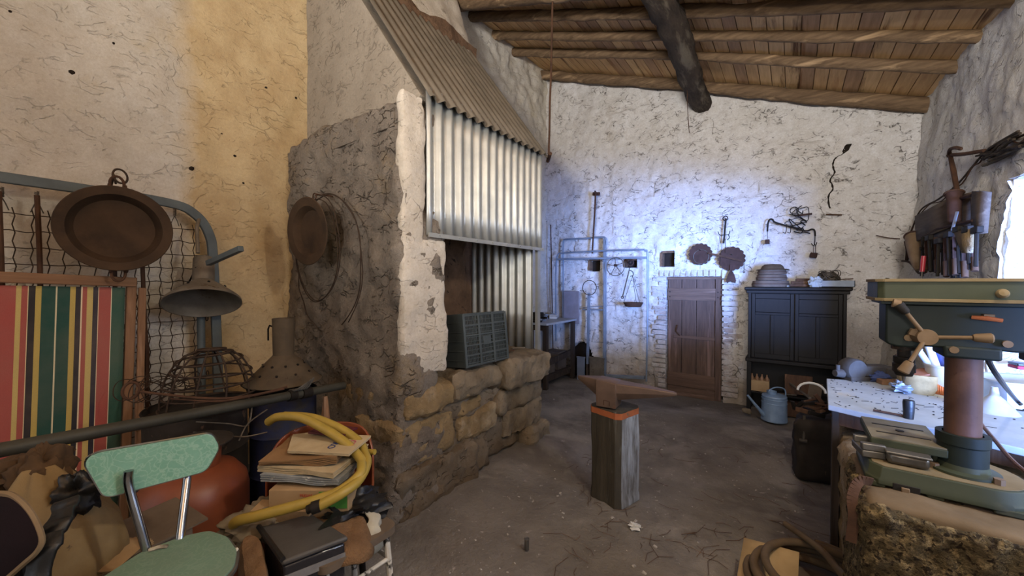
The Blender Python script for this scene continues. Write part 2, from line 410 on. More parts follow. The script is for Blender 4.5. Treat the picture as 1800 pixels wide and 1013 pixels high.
reveal('window_head', V3((xr(WY0, WZ1) - .01, WY0, WZ1)), V3((xr(WY1, WZ1) - .01, WY1, WZ1)), V3((xo, WY1 + .5, WZ1 + .1)), V3((xo, WY0 - 1.0, WZ1 + .1)), 3)
reveal('window_ledge', V3((xr(WY0, WZ0) - .02, WY0, WZ0 - .06)), V3((xr(WY1, WZ0) - .02, WY1, WZ0 - .06)), V3((xo, WY1 + .5, WZ0 - .06)), V3((xo, WY0 - 1.0, WZ0 - .06)), 4)
# lintel timber and small framed casement in the far reveal
m_white = M('worn_white_paint', '#d8d8d4', '#c2c0b8', scale=8, rough=.7, bump=.2)
m_woodbr = wood('old_brown_wood', '#5a4130', '#433024', '#6f5540', axis=2)
m_glass = M('window_glass', '#dfe8ee', rough=.05, bump=0, trans=1.0)
m_outside = bpy.data.materials.new('daylight_outside'); m_outside.use_nodes = True
_b = m_outside.node_tree.nodes['Principled BSDF']; _b.inputs['Base Color'].default_value = (.8, .85, .9, 1)
_b.inputs['Emission Color'].default_value = (.80, .90, 1, 1); _b.inputs['Emission Strength'].default_value = 1.1
win = thing('window_1', 'small white painted casement beside the brown post in the right wall', None, tuple(onX(1770, 470, 1.18)), 45)
win['kind'] = 'structure'
f = MB()
f.bb((-.07, -.05, -.32), (-.035, 0, .09)); f.bb((.22, -.05, -.32), (.255, 0, .09)); f.bb((-.07, -.05, .055), (.255, 0, .09)); f.bb((-.07, -.05, -.32), (.255, 0, -.285))
f.build('window_frame', m_white, win, bevel=.004)
MB().bb((-.035, -.03, -.285), (.22, -.024, .055)).build('pane', m_outside, win)
MB().bb((.035, -.045, -.285), (.055, -.02, .055)).build('glazing_bar', m_woodbr, win)
MB().bb((-.18, -.07, -.34), (-.085, .02, .1)).build('window_post', m_woodbr, win, bevel=.006)
# dark putlog pits in the left wall and the long crack in the back wall
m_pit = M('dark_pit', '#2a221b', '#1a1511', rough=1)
for px, py, r_ in ((337, 296, .02), (127, 127, .016), (468, 154, .014), (200, 76, .01), (413, 274, .012), (428, 322, .012), (390, 235, .007), (520, 172, .014), (18, 20, .01)):
    p = onX(px, py, -3.7)
    for _ in range(6):
        q = dleft(p.y, p.z); p = onX(px, py, q.x)
    lp = MB().lathe([(0, .004), (r_ * .7, .003), (r_, -.004), (r_ * .8, -.02), (0, -.02)], p, (1, 0, 0), 9)
    for v in lp.v: v.y += .35 * r_ * noise.noise(v * 60); v.z += .35 * r_ * noise.noise(v * 60 + Vector((5, 0, 0)))
    lp.build('pit', m_pit, wall_left)
ckp = [(1492, 252), (1484, 268), (1470, 276), (1464, 290), (1468, 302), (1460, 314), (1464, 330), (1456, 345), (1459, 366)]
cw = MB(); P = []
for i, (px, py) in enumerate(ckp):
    p = onY(px, py, YB - .02); q = dback(p.x, p.z); P.append(q)
P = wobble(curve_pts(P, 4), .008, 30)
for v in P: v.y = dback(v.x, v.z).y - .005
for i, v in enumerate(P):
    wd_ = .004 + .006 * abs(math.sin(i * 1.3)) + (.02 if i < 4 else 0); cw.v += [v + Vector((-wd_, 0, 0)), v + Vector((wd_, 0, 0)), v + Vector((wd_, .02, 0)), v + Vector((-wd_, .02, 0))]
for i in range(len(P) - 1):
    for a in range(4): cw.f.append((4 * i + a, 4 * i + (a + 1) % 4, 4 * i + 4 + (a + 1) % 4, 4 * i + 4 + a))
cw.build('crack', m_pit, wall_back)
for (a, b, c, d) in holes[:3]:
    MB().bb((a - .01, YB + .10, c - .01), (b + .01, YB + .16, d + .01)).build('beam_hole', m_pit, wall_back)  # unwhitewashed back, coloured near black to stand in for the hole's shade
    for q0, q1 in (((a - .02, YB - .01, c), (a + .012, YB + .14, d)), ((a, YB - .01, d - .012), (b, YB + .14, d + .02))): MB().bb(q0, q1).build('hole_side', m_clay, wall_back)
rough_box((arch.x - .21, YB + .08, -.1), (arch.x + .21, YB + .22, arch.z + .34), res=.05, rad=.04, amp=.01).build('niche_back', m_pit, wall_back)  # near-black colour stands in for the shade inside the niche
# --- ceiling: boards, rafters, purlin log
_ang = math.atan(.386)
ceil = MB()
for j in range(2):
    for x in (-4.1, 1.75):
        for y in (-2.8, YB + .15): ceil.v.append(Vector((x, y, ceilZ(x) + .03 + .05 * j)))
ceil.f = [(0, 1, 3, 2), (4, 6, 7, 5), (0, 2, 6, 4), (1, 5, 7, 3), (0, 4, 5, 1), (2, 3, 7, 6)]
ceil = ceil.build('ceiling', m_board3, kind='structure')
x = -3.75; k = 0
bm_ = []
while x < 1.55:
    wdt = rnd.uniform(.118, .138)
    y = -.2
    mb = MB()
    xa, xb = x + .003, x + wdt - .004
    dz = rnd.uniform(0, .006)
    nj = 12; base = 0
    vs = []
    for q in range(nj + 1):
        yy = 1.9 + (YB + .05 - 1.9) * q / nj
        wv = .003 * noise.noise(Vector((x * 5, yy * 1.5, 0)))
        for (xx, zo) in ((xa + wv, 0), (xb + wv, 0), (xb + wv, .022), (xa + wv, .022)):
            vs.append((xx, yy, ceilZ(xx) + zo - dz))
    fs = [(4 * q + a, 4 * q + (a + 1) % 4, 4 * q + 4 + (a + 1) % 4, 4 * q + 4 + a) for q in range(nj) for a in range(4)] + [(0, 3, 2, 1), (4 * nj, 4 * nj + 1, 4 * nj + 2, 4 * nj + 3)]
    mb.add(vs, fs).build('board', rnd.choice([m_board, m_board2, m_board, m_board3]), ceil, smooth=False)
    x += wdt; k += 1
def log(name, A, B, r0, r1, mt, seed, parent, bend=.03, n=40, lump=.012, m=14):
    A = Vector(A); B = Vector(B); b0 = MB(); P = []
    for i in range(n + 1):
        t = i / n; p = A.lerp(B, t); p += noise.noise_vector(Vector((t * 2.4, seed, 1))) * bend
        P.append(p)
    b0.tube(P, [r0 + (r1 - r0) * i / n for i in range(n + 1)], m)
    for i, v in enumerate(b0.v):
        c = P[min(i // m, n)]; d = (v - c)
        if d.length > 1e-5: b0.v[i] = c + d * (1 + noise.fractal(v * 5 + Vector((seed, 0, 0)), .8, 2, 3) * lump / max(r0, .01) * 1.4)
    return b0.build(name, mt, parent, ang=60)
for i, (y, r_) in enumerate(((3.48, .095), (3.95, .055), (4.42, .05), (4.90, .053))):
    xa = -3.6; xb = 1.45
    log('rafter', (xa, y + rnd.uniform(-.02, .02), ceilZ(xa) - r_ - .005), (xb, y + rnd.uniform(-.03, .03), ceilZ(xb) - r_ * .9 - .005), r_ * 1.15, r_ * .9, m_log, i * 3.3 + 1, ceil, bend=.035)
log('wall_plate', (-3.6, YB - .12, ceilZ(-3.6) - .09), (1.3, YB - .1, ceilZ(1.3) - .07), .07, .075, m_log, 21, ceil, bend=.03)
log('ridge_beam', (-.90, 1.9, 4.03), (-.97, YB + .1, 4.02), .135, .12, m_logd, 33, ceil, bend=.06, n=50, lump=.02)
MB().tube(wobble(curve_pts([(-1.02, 4.95, 4.1), (-1.02, 4.97, 3.7), (-1.0, 4.98, 3.35)], 5), .004), .004, 5).build('iron_hook_wire', m_rust, ceil)
# painted brick jambs of the little door
m_brickw = plaster('painted_brick', '#d0d0d2', '#bcb8b4', '#7c6450', dirt_at=.50, crack=.7)
for side in (0, 1):
    z = .04
    while z < DZ - .02:
        hgt = rnd.uniform(.058, .068); ln = rnd.choice([.13, .24, .19])
        if side == 1: a, b = DX1 - .005, DX1 + ln
        else: a, b = DX0 - ln * .8, DX0 + .005
        rough_box((a, YB - .022 - rnd.uniform(0, .014), z), (b, YB + .12, z + hgt), res=.05, rad=.01, amp=.01, freq=9, seed=z * 10 + side).build('brick', m_brickw, wall_back)
        z += hgt + .007
x = DX0 - .1
while x < DX1 + .1:
    b = x + rnd.uniform(.055, .07)
    rough_box((x, YB - .02, DZ + .004), (b, YB + .1, DZ + .10), res=.05, rad=.01, amp=.008, freq=9, seed=x * 9).build('brick', m_brickw, wall_back)
    x = b + .012

# ================================================================== FORGE
FX = -2.07
forge = thing('forge', 'rough stone and plaster forge chimney with corrugated metal hood', 'forge', (-2.9, 2.4, 0))
def fbuild(mb, name, mt, **k): return mb.build(name, mt, forge, world=True, **k)
# face towards the camera + pier
mb = rough_box((-3.85, 1.60, -.05), (FX, 1.97, 2.80), res=.03, rad=.05, amp=.05, freq=3.0, seed=1, fine=.012)
for i, v in enumerate(mb.v):                   # spreads at the foot
    t = max(0, (.75 - v.z) / .75); v.y -= .12 * t * (1 if v.y < 1.8 else 0); v.x += .05 * t
fbuild(mb, 'side_wall', m_forge)
mb = rough_box((FX - .06, 1.60, .9), (FX + .022, 1.985, 1.86), res=.03, rad=.03, amp=.022, freq=4, seed=5, fine=.004)
fbuild(mb, 'whitewashed_pier', m_pier)
mb = rough_box((FX - .06, 1.60, 1.80), (FX + .022, 1.79, 2.84), res=.03, rad=.03, amp=.022, freq=4, seed=5, fine=.004)
fbuild(mb, 'whitewashed_pier', m_pier)
mb = rough_box((FX - .9, 1.66, .0), (FX - .02, 3.30, .66), res=.05, rad=.06, amp=.05, freq=3, seed=9, fine=.01)
for v in mb.v:
    t = max(0, (.35 - v.z) / .35)
    if v.y < 2.5: v.x += .10 * t
fbuild(mb, 'mortar_base', m_grout)
def stone(px0, py0, px1, py1, depth, mt, proud=.04, seed=0, rad=.06, amp=.03):
    p = onX(px0, py1, FX); q = onX(px1, py0, FX)
    mb = rough_box((FX - depth, p.y, p.z), (FX + proud, q.y, q.z), res=.035, rad=rad, amp=amp, freq=4, seed=seed, fine=.01)
    return fbuild(mb, 'stone', mt)
def stoneY(y0, y1, z0, z1, depth, mt, proud, seed, rad=.06, amp=.035):
    mb = rough_box((FX - depth, y0, z0), (FX + proud, y1, z1), res=.035, rad=rad, amp=amp, freq=4, seed=seed, fine=.02)
    return fbuild(mb, 'stone', mt)
stoneY(1.60, 2.45, .62, .80, .7, m_granite, .03, 1, .05)
stoneY(2.05, 2.75, .64, .845, .8, m_granite_grey, .05, 2, .06)
stoneY(2.62, 3.36, .60, .87, .85, m_granite_grey, .13, 3, .05, .03)
stoneY(1.56, 2.08, .30, .605, .5, m_granite, .02, 4, .05, .03)
stoneY(2.12, 2.42, .50, .62, .4, m_granite, .01, 5, .05)
stoneY(2.12, 2.62, .30, .50, .4, m_granite, .005, 6, .04, .03)
stoneY(2.60, 3.32, .38, .60, .5, m_granite_grey, .03, 7, .05, .03)
stoneY(2.72, 3.34, .12, .39, .5, m_granite_grey, .02, 8, .05, .03)
stoneY(3.0, 3.4, -.04, .15, .4, m_granite_grey, .10, 12, .06, .04)
stoneY(1.52, 2.28, -.05, .30, .5, m_grout, .07, 9, .05, .05)
fbuild(MB().bb((FX - .75, 2.40, .60), (FX - .3, 2.70, .66)), 'ash_slot', m_clay)
# fire chamber
mb = rough_box((-3.72, 1.95, .80), (-2.98, 3.4, 4.3), res=.06, rad=.03, amp=.05, freq=3, seed=15, fine=.015); fbuild(mb, 'chamber_back', m_clay)
mb = rough_box((-3.0, 1.92, .84), (-2.60, 2.02, 2.75), res=.05, rad=.03, amp=.02, seed=16); fbuild(mb, 'chamber_side', m_clay)
mb = rough_box((-3.02, 2.72, .84), (-2.84, 3.05, 2.4), res=.04, rad=.03, amp=.03, seed=17); fbuild(mb, 'clay_pillar', m_clay)
def corrug(org, across, along, wid, length, pitch, amp, bow=0, n=10):
    org = Vector(org); u = Vector(across).normalized(); v = Vector(along).normalized(); nn = u.cross(v).normalized()
    mb = MB(); k = int(wid / pitch * n); rows = 5
    for j in range(rows + 1):
        for i in range(k + 1):
            s_ = wid * i / k; t = length * j / rows
            mb.v.append(org + u * s_ + v * t + nn * (amp * math.sin(2 * math.pi * s_ / pitch) + bow * math.sin(math.pi * j / rows)))
    for j in range(rows):
        for i in range(k):
            a = j * (k + 1) + i; mb.f.append((a, a + 1, a + k + 2, a + k + 1))
    return mb
fbuild(corrug((FX + .01, 1.80, 1.885), (0, 1, 0), (0, 0, 1), 1.53, 1.03, .105, .018), 'front_sheet', m_galv, solid=.003, ang=60)
up = Vector((-.93, 0, 1.27)).normalized()
fbuild(corrug((FX + .075, 1.78, 2.82), (0, 1, .005), (up.x, 0, up.z), 1.57, 1.95, .105, .018), 'roof_sheet', m_dust, solid=.004, ang=60)
fbuild(corrug((FX - .06, 3.27, .86), (-1, .0, 0), (0, 0, 1), .82, 1.85, .105, .018), 'side_sheet', m_galv, solid=.003, ang=60)
mb = MB().bar((FX + .035, 1.80, 1.885), (FX + .035, 3.34, 1.885), .012, .03)
for k in range(8): mb.cyl((FX + .04, 1.9 + k * .2, 1.888), (FX + .05, 1.9 + k * .2, 1.888), .007, n=6)
fbuild(mb, 'trim_angle', m_galv)
MBp = MB().bar((FX - .02, 3.30, .86), (FX - .02, 3.30, 1.9), .05, .03); fbuild(MBp, 'corner_post', m_galv)
# plastered cheek between the wall head and the hood sheet, and the sloping shoulder under it
ck = MB()
prof = [(-3.80, 2.55), (FX - .10, 2.80), (FX - .02, 2.86), (-3.02, 4.12), (-3.40, 5.3), (-3.85, 5.3)]
m_ = frame_m((0, 1.90, 0), (1, 0, 0), (0, 0, 1))
ck.prism([(x, z) for x, z in prof], m_, .12)
for v in ck.v: v.y += .0
fbuild(ck, 'hood_cheek', m_rend)
ck = rough_box((-3.85, 1.82, 2.72), (FX - .62, 2.1, 4.3), res=.06, rad=.06, amp=.04, seed=30, fine=.006)
for v in ck.v:
    if v.z > 3.2: v.x = min(v.x, -2.62 - (v.z - 3.2) * .62)
    v.y += (v.z - 2.7) * .05
fbuild(ck, 'cheek_plaster', m_rend)
sh = MB().add([(-3.8, 1.60, 2.72), (-2.15, 1.60, 2.74), (-2.15, 1.92, 2.86), (-3.8, 1.92, 2.98), (-3.8, 1.60, 2.6), (-2.15, 1.60, 2.6), (-2.15, 1.92, 2.6), (-3.8, 1.92, 2.6)],
              [(0, 1, 2, 3), (4, 7, 6, 5), (0, 4, 5, 1), (2, 6, 7, 3), (1, 5, 6, 2), (0, 3, 7, 4)])
fbuild(sh, 'shoulder', m_forge)
fl = rough_box((-3.8, 1.95, 4.05), (-2.98, 3.34, 6.0), res=.06, rad=.04, amp=.03, seed=31, fine=.006)
for v in fl.v:
    if v.x > -3.4: v.x -= (v.z - 4.15) * .33
    if v.y > 2.6: v.y += 0
fbuild(fl, 'flue', m_pier)
mb = MB().tube(wobble([(FX + .02 + .03 * t, 3.45 + .02 * t, 2.85 + 1.7 * t) for t in [i / 12 for i in range(13)]], .008), .011, 8)
mb.cyl((FX + .09, 3.36, 2.86), (FX - .02, 3.50, 2.84), .02, n=8)
fbuild(mb, 'hanger_rod', m_rust)
# ================================================================== LEFT SIDE
m_wire = M('rusted_wire', '#4a3b30', '#2f2620', scale=20, rough=.8, metal=.3, bump=0)
m_wirel = M('plain_wire', '#6b655c', '#4b433b', scale=20, rough=.6, metal=.5, bump=0)
m_panr = M('rusty_pan', '#4c3a2a', '#382b20', scale=7, rough=.85, metal=.15, bump=.4, bscale=70, c3='#34281f', c3at=.55, spot='#8a7560', spotat=.74)
m_greysheet = M('grey_sheet_metal', '#7c7468', '#5c544a', scale=6, rough=.6, metal=.35, bump=.2, spot='#4e3f30', spotat=.6)
m_tan_wood = wood('weathered_tan_wood', '#8a6a50', '#6d503b', '#a08066', axis=2)
m_tan_woody = wood('weathered_tan_rail', '#8a6a50', '#6d503b', '#a08066', axis=1)
# --- bed spring base standing on end against the wall
bed = thing('bed_spring_base', 'grey metal bed base with wire mesh standing on end against the left wall', 'bed frame', (-3.6, .3, 0))
bX = -3.585
pts = curve_pts([(bX, -.7, 2.15), (bX, .2, 2.14), (bX, .74, 2.12), (bX, .90, 2.06), (bX, .985, 1.92), (bX, 1.01, 1.7), (bX, 1.03, .9), (bX, 1.04, .0)], 6)
mb = MB()
prev = None
b0 = MB()
for i in range(len(pts)):            # channel section swept along the outline
    t = (pts[min(i + 1, len(pts) - 1)] - pts[max(i - 1, 0)]).normalized(); nrm = Vector((1, 0, 0)).cross(t).normalized()
    for (sx, sn) in ((-.017, -.03), (.017, -.03), (.017, .03), (-.017, .03)):
        b0.v.append(pts[i] + Vector((1, 0, 0)) * sx + nrm * sn)
for i in range(len(pts) - 1):
    for a in range(4): b0.f.append((4 * i + a, 4 * i + (a + 1) % 4, 4 * i + 4 + (a + 1) % 4, 4 * i + 4 + a))
b0.build('outer_frame', m_bedgrey, bed, world=True, bevel=.004)
MB().cyl((bX + .0, .93, .0), (bX, .93, 1.55), .026, n=12).build('inner_leg', m_bedgrey, bed, world=True)
for k, (y0, y1) in enumerate(((.03, .05), (.16, .19), (.47, .5), (.60, .64))):
    MB().tube(wobble([(bX + .03, y0 + (y1 - y0) * t / 10, 2.06 - 2.0 * t / 10) for t in range(11)], .01, seed=k), .012, 7).build('iron_rod', m_rust, bed, world=True)
# wire mesh: hooked zigzag verticals and cross wires
ms = MB()
for k in range(26):
    y = -.6 + k * .062
    if y > .92: break
    P = []
    for j in range(41):
        z = 1.98 - j * .048
        P.append((bX + .005, y + (.005 if j % 2 else -.005) + .01 * noise.noise(Vector((y * 9, 0, z * 2))), z))
    ms.tube(P, .0028, 4)
for j in range(20):
    z = 1.94 - j * .096
    P = [(bX + .008, -.62 + i * .062, z + .010 * noise.noise(Vector((i * .8, j, 0))) + (.006 if i % 2 else 0)) for i in range(26)]
    ms.tube(P, .0028, 4)
ms.build('wire_mesh', m_wire, bed, world=True, kind='stuff')
for k in range(13):
    y = -.58 + k * .124
    if y > .86: break
    sp = MB(); sp.tube([(bX + .01 + .009 * math.cos(i * 1.25), y + .009 * math.sin(i * 1.25), 2.085 - i * .0016) for i in range(36)], .0026, 4, cap=False)
    sp.tube([(bX + .01, y, 2.03), (bX + .008, y - .012, 2.0), (bX + .006, y - .024, 1.96)], .0028, 4).tube([(bX + .01, y, 2.03), (bX + .008, y + .012, 2.0), (bX + .006, y + .024, 1.96)], .0028, 4)
    sp.build('spring', m_wirel, bed, world=True)
for z in (1.74, 1.28, .86):
    MB().ring((bX + .005, .965, z), .02, .004, (1, 0, 0), 14, 5, sq=.35).build('side_hook', m_wire, bed, world=True)
# --- striped folding cot
cot = thing('folding_cot', 'folding wooden cot with green, red, yellow and black striped canvas', 'cot', (-3.44, .45, 0), rot=(R(-2.0), 0, 0))
cX = -3.42
st = [(0, 'c2ad6c'), (28, 'a0524a'), (58, 'd8c8a0'), (64, '2e2a2c'), (97, 'b8a258'), (128, '244a42'), (203, 'cfc6a4'), (210, '244a42'), (279, 'b8a258'), (304, '2b2a30'), (333, 'e0cfae'),
      (340, 'a0524a'), (363, 'c2ad6c'), (397, '2b2a38'), (420, 'e0cfae'), (427, 'a2504a'), (486, 'e8dcc0'), (492, '2c5448'), (540, '2c5448')]
ys = [onX(c / 2.813, 515, cX).y for c, _ in st]
allst = [(y - .45, h) for (y, (c, h)) in zip(ys, st)]
left = [('a2504a', .055), ('2b2a30', .04), ('c2ad6c', .05), ('244a42', .12), ('c2ad6c', .04), ('a0524a', .05)]
yy = allst[0][0]; pre = []
for h, wd in left: yy -= wd; pre.append((yy, h))
allst = list(reversed(pre)) + allst
y0_, y1_ = allst[0][0], .0
m_stripe = bpy.data.materials.new('striped_canvas'); m_stripe.use_nodes = True
nt = m_stripe.node_tree; bs = nt.nodes['Principled BSDF']; bs.inputs['Roughness'].default_value = .9
sx = N(nt, 'ShaderNodeSeparateXYZ'); nt.links.new(mapped(nt), sx.inputs[0])
cr = N(nt, 'ShaderNodeValToRGB'); cr.color_ramp.interpolation = 'CONSTANT'
mr = ramp(nt, sx.outputs[1], y0_, y1_); nt.links.new(mr, cr.inputs[0])
el = cr.color_ramp.elements
for i, (y, h) in enumerate(allst):
    pos = (y - y0_) / (y1_ - y0_)
    e = el[i] if i < 2 else el.new(min(pos, 1))
    e.position = min(max(pos, 0), 1); e.color = lin(h)
cc = mix(nt, ramp(nt, noi(nt, mapped(nt, (3, 60, 60)), 6, 4), .3, .8, 0, .22), cr.outputs[0], lin('#6a5a48'), 'MULTIPLY')
cc = mix(nt, ramp(nt, noi(nt, mapped(nt), 2, 5), .4, .8, 0, .35), cc, lin('#8a7a66'))
nt.links.new(cc, bs.inputs['Base Color'])
bb = N(nt, 'ShaderNodeBump'); bb.inputs['Strength'].default_value = .4; bb.inputs['Distance'].default_value = .003
nt.links.new(noi(nt, mapped(nt), 250, 2), bb.inputs['Height']); nt.links.new(bb.outputs[0], bs.inputs['Normal'])
mb = MB(); nn, mm = 40, 40
for j in range(mm + 1):
    for i in range(nn + 1):
        y = -1.05 + 1.05 * i / nn; z = .10 + 1.42 * j / mm
        mb.v.append(Vector((.02 + .012 * noise.noise(Vector((y * 3, z * 1.2, 4))) + .02 * math.sin(math.pi * j / mm), y, z)))
for j in range(mm):
    for i in range(nn):
        a = j * (nn + 1) + i; mb.f.append((a, a + 1, a + nn + 2, a + nn + 1))
mb.build('striped_canvas', m_stripe, cot, solid=.003)
MB().bar((0.03, -1.1, 1.575), (.03, .05, 1.555), .045, .06).build('top_rail', m_tan_woody, cot, bevel=.006)
MB().bar((.01, .03, 0), (.01, .03, 1.55), .045, .055, up=(1, 0, 0)).build('side_post', m_tan_wood, cot, bevel=.006)
MB().bar((.05, .085, .25), (.05, .075, 1.52), .035, .035, up=(1, 0, 0)).build('rear_post', m_tan_wood, cot, bevel=.005)
MB().bar((.05, .082, .6), (.05, .08, .86), .04, .045, up=(1, 0, 0)).build('splice_block', m_tan_wood, cot, bevel=.005)
for k in range(18): MB().cyl((.035, -.9 + k * .05, 1.545), (.045, -.9 + k * .05, 1.545), .005, n=6).build('tack', m_iron, cot)
# --- rusty pan on the bed base
def dish(c, axis, prof): return MB().lathe(prof, c, axis, 48)
pan = thing('rusty_paella_pan', 'large round rusty iron pan with ring handles hung above the striped cot', 'pan', (-3.36, .46, 1.88))
ax = Vector((1, -.12, -.06)).normalized()
pr = [(0, .0), (.15, .0), (.175, .004), (.205, .085), (.25, .098), (.254, .094), (.252, .088), (.209, .078), (.18, -.006), (0, -.006)]
dish((0, 0, 0), ax, pr).build('pan_body', m_panr, pan)
for (yy_, zz) in ((.0, .262), (-.0, -.262)):
    h = MB().ring((.04, yy_ + .0, zz * 1.04), .05, .0075, (1, .1, .3), 22, 7, sq=.62)
    h.ring((.05, -.035, zz * .96), .014, .006, (0, 1, 0), 12, 6).ring((.05, .035, zz * .96), .014, .006, (0, 1, 0), 12, 6)
    h.build('ring_handle', m_rust, pan)
MB().ring((.0, .02, .33), .06, .006, (.8, .4, .5), 20, 6, sq=.6).tube([(0, 0, .28), (-.05, .0, .34), (-.2, 0, .26)], .006, 6).build('hanging_wire', m_wire, pan)
# --- round pan and wire rings on the forge
pan2 = thing('deep_rusty_pan', 'dark round rusty pan hung on the rough side of the forge', 'pan', (-2.95, 1.46, 1.94))
dish((0, 0, 0), (.10, -1, -.06), [(0, 0), (.13, 0), (.16, .006), (.19, .05), (.25, .058), (.255, .054), (.25, .048), (.195, .042), (.165, -.004), (0, -.006)]).build('pan_body', m_panr, pan2)
MB().ring((0, .01, .27), .025, .005, (0, 1, 0), 14, 6).tube([(0, .02, .29), (0, .2, .30)], .006, 6).build('hanging_nail', m_rust, pan2)
coil = thing('wire_coil', 'loose rings of thin rusty wire hung round the pan on the forge', 'wire coil', (-2.95, 1.52, 1.7))
c0 = Vector((-2.87, 1.515, 1.70))
def ell(c, a, b, a0, a1, n=60, dy=.0):
    return [Vector((c.x + a * math.cos(R(a0 + (a1 - a0) * i / n)), c.y + dy * math.sin(i * .3), c.z + b * math.sin(R(a0 + (a1 - a0) * i / n)))) for i in range(n + 1)]
for (dx, dz, a, b, a0, a1, ro) in ((-.03, 0, .50, .53, 95, -60, 0), (0, -.02, .48, .54, 110, -50, 0), (.0, 0, .46, .53, 180, 262, 0), (-.13, .10, .32, .40, 100, -190, 1), (-.11, .12, .33, .41, 95, -185, 1)):
    MB().tube(ell(c0 + Vector((dx, -.004 * a * 10 * ro, dz)), a, b, a0, a1, dy=.006), .0042, 5).build('wire_ring', m_wire, coil, world=True)
# --- grey cone shade hung on the bed base with its arm
lamp = thing('cone_lamp_shade', 'grey metal cone shade with cylindrical neck hung on the bed base', 'lamp shade', (-3.32, .88, 1.5))
la = Vector((.52, -.16, -1)).normalized()
mouth = Vector(atD(357, 534, 2.66)); neck = mouth - la * .36
q = MB().lathe([(.05, 0), (.062, .0), (.065, .15), (.062, .19), (.09, .215), (.13, .25), (.205, .325), (.222, .345), (.224, .362), (.217, .362), (.20, .33), (.12, .255), (.05, .2)], neck, la, 40)
q.build('shade', m_greysheet, lamp, world=True)
mb = MB().lathe([(0, .19), (.045, .20), (.05, .23), (0, .235)], neck, la, 20); mb.build('socket', m_iron, lamp, world=True)
for k in range(8):
    a = k * math.pi / 4; qx = la.orthogonal().normalized(); qy = la.cross(qx)
    p = neck + la * .262 + (qx * math.cos(a) + qy * math.sin(a)) * .142
    MB().cyl(p, p + (qx * math.cos(a) + qy * math.sin(a)) * .006 - la * .004, .008, n=8).build('rivet', m_iron, lamp, world=True)
arm0 = atD(366, 463, 2.62); arm1 = atD(424, 437, 2.50)
arm = MB().bar(arm0, arm1, .035, .035); arm.build('bracket_arm', m_bedgrey, lamp, world=True, bevel=.003)
MB().tube([atD(348, 445, 2.66), atD(346, 400, 2.72), atD(350, 385, 2.86)], .012, 8).build('hanging_tube', m_greysheet, lamp, world=True)
MB().tube([atD(345, 470, 2.7), atD(333, 495, 2.75), atD(318, 545, 2.78)], .006, 6).build('cable', m_iron, lamp, world=True)
# --- drums, funnel, basket
m_drumd = M('sooty_drum', '#37302a', '#221e1a', scale=5, rough=.85, bump=.4, spot='#5b4636', spotat=.62)
m_drumb = M('chipped_blue_drum', '#2b2f52', '#20242f', scale=4, rough=.7, bump=.3, c3='#35302a', c3at=.46, spot='#8a8577', spotat=.66)
def drum(name, label, c, r, h, mt):
    t = thing(name, label, 'drum', (c[0], c[1], 0))
    pr = [(0, 0), (r, 0), (r + .006, .01), (r, .02), (r, h * .33), (r + .008, h * .345), (r, h * .36), (r, h * .66), (r + .008, h * .675), (r, h * .69), (r, h - .015), (r + .008, h), (r - .006, h), (r - .008, h - .03), (0, h - .035)]
    MB().lathe(pr, (0, 0, 0), n=40).build('drum_body', mt, t)
    MB().ring((0, 0, h), r + .002, .007, n=40).build('rim', m_iron, t); return t
d1 = drum('metal_drum', 'sooty metal drum under the wire basket behind the green chair', (-2.93, .74), .25, .80, m_drumd)
d2 = drum('blue_drum', 'chipped dark blue drum below the metal funnel beside the forge', (-2.83, 1.19), .20, .80, m_drumb)
bas = thing('black_basin', 'shallow black basin on the blue drum under the funnel', 'basin', (-2.85, 1.19, .80))
MB().lathe([(0, .0), (.12, .0), (.20, .05), (.235, .075), (.24, .073), (.21, .045), (.125, -.0), ], n=40).build('basin_body', m_iron, bas)
fun = thing('funnel_hood', 'brown cone shaped metal funnel with tall neck and rivet holes', 'funnel', (-2.83, 1.19, .874))
MB().lathe([(.235, -.004), (.235, .0), (.068, .175), (.064, .18), (.068, .43), (.062, .43), (.058, .18), (.21, .0)], n=40).build('cone', M('brown_tin', '#5e5140', '#4a4033', scale=8, rough=.75, metal=.2, bump=.15, spot='#3b2c20', spotat=.64), fun)
for ring_, rr_, zz in ((0, .175, .063), (1, .125, .115)):
    for k in range(10):
        a = (k + .5 * ring_) * math.pi / 5; MB().cyl((rr_ * math.cos(a), rr_ * math.sin(a), zz), ((rr_ + .004) * math.cos(a), (rr_ + .004) * math.sin(a), zz + .005), .008, n=8).build('hole', m_iron, fun)
MB().tube([(-.06, -.02, .36), (-.12, -.04, .375), (-.13, -.045, .35), (-.13, -.045, .27)], .006, 6).build('hook', m_iron, fun)
wb = thing('wire_basket', 'dome shaped basket of rusty wire hoops upside down on the drum', 'basket', (-2.88, .79, .802))
hoops = [(.235, .0), (.232, .06), (.222, .13), (.20, .20), (.165, .265), (.12, .31), (.07, .33)]
for i, (rr_, zz) in enumerate(hoops):
    MB().ring((rnd.uniform(-.015, .015), rnd.uniform(-.015, .015), zz + rnd.uniform(0, .01)), rr_, .0062, (rnd.uniform(-.06, .06), rnd.uniform(-.06, .06), 1), 36, 5).build('hoop', m_wire, wb)
for k in range(10):
    a = k * math.pi / 10 * 2
    MB().tube([(r_ * math.cos(a + .04 * i), r_ * math.sin(a + .04 * i), z_) for i, (r_, z_) in enumerate(hoops)] + [(0, 0, .345)], .0055, 5).build('rib', m_wire, wb)
tw = thing('wire_tangle', 'tangle of thin bent wires lying beside the wire basket', 'wire', (-2.9, .6, .9))
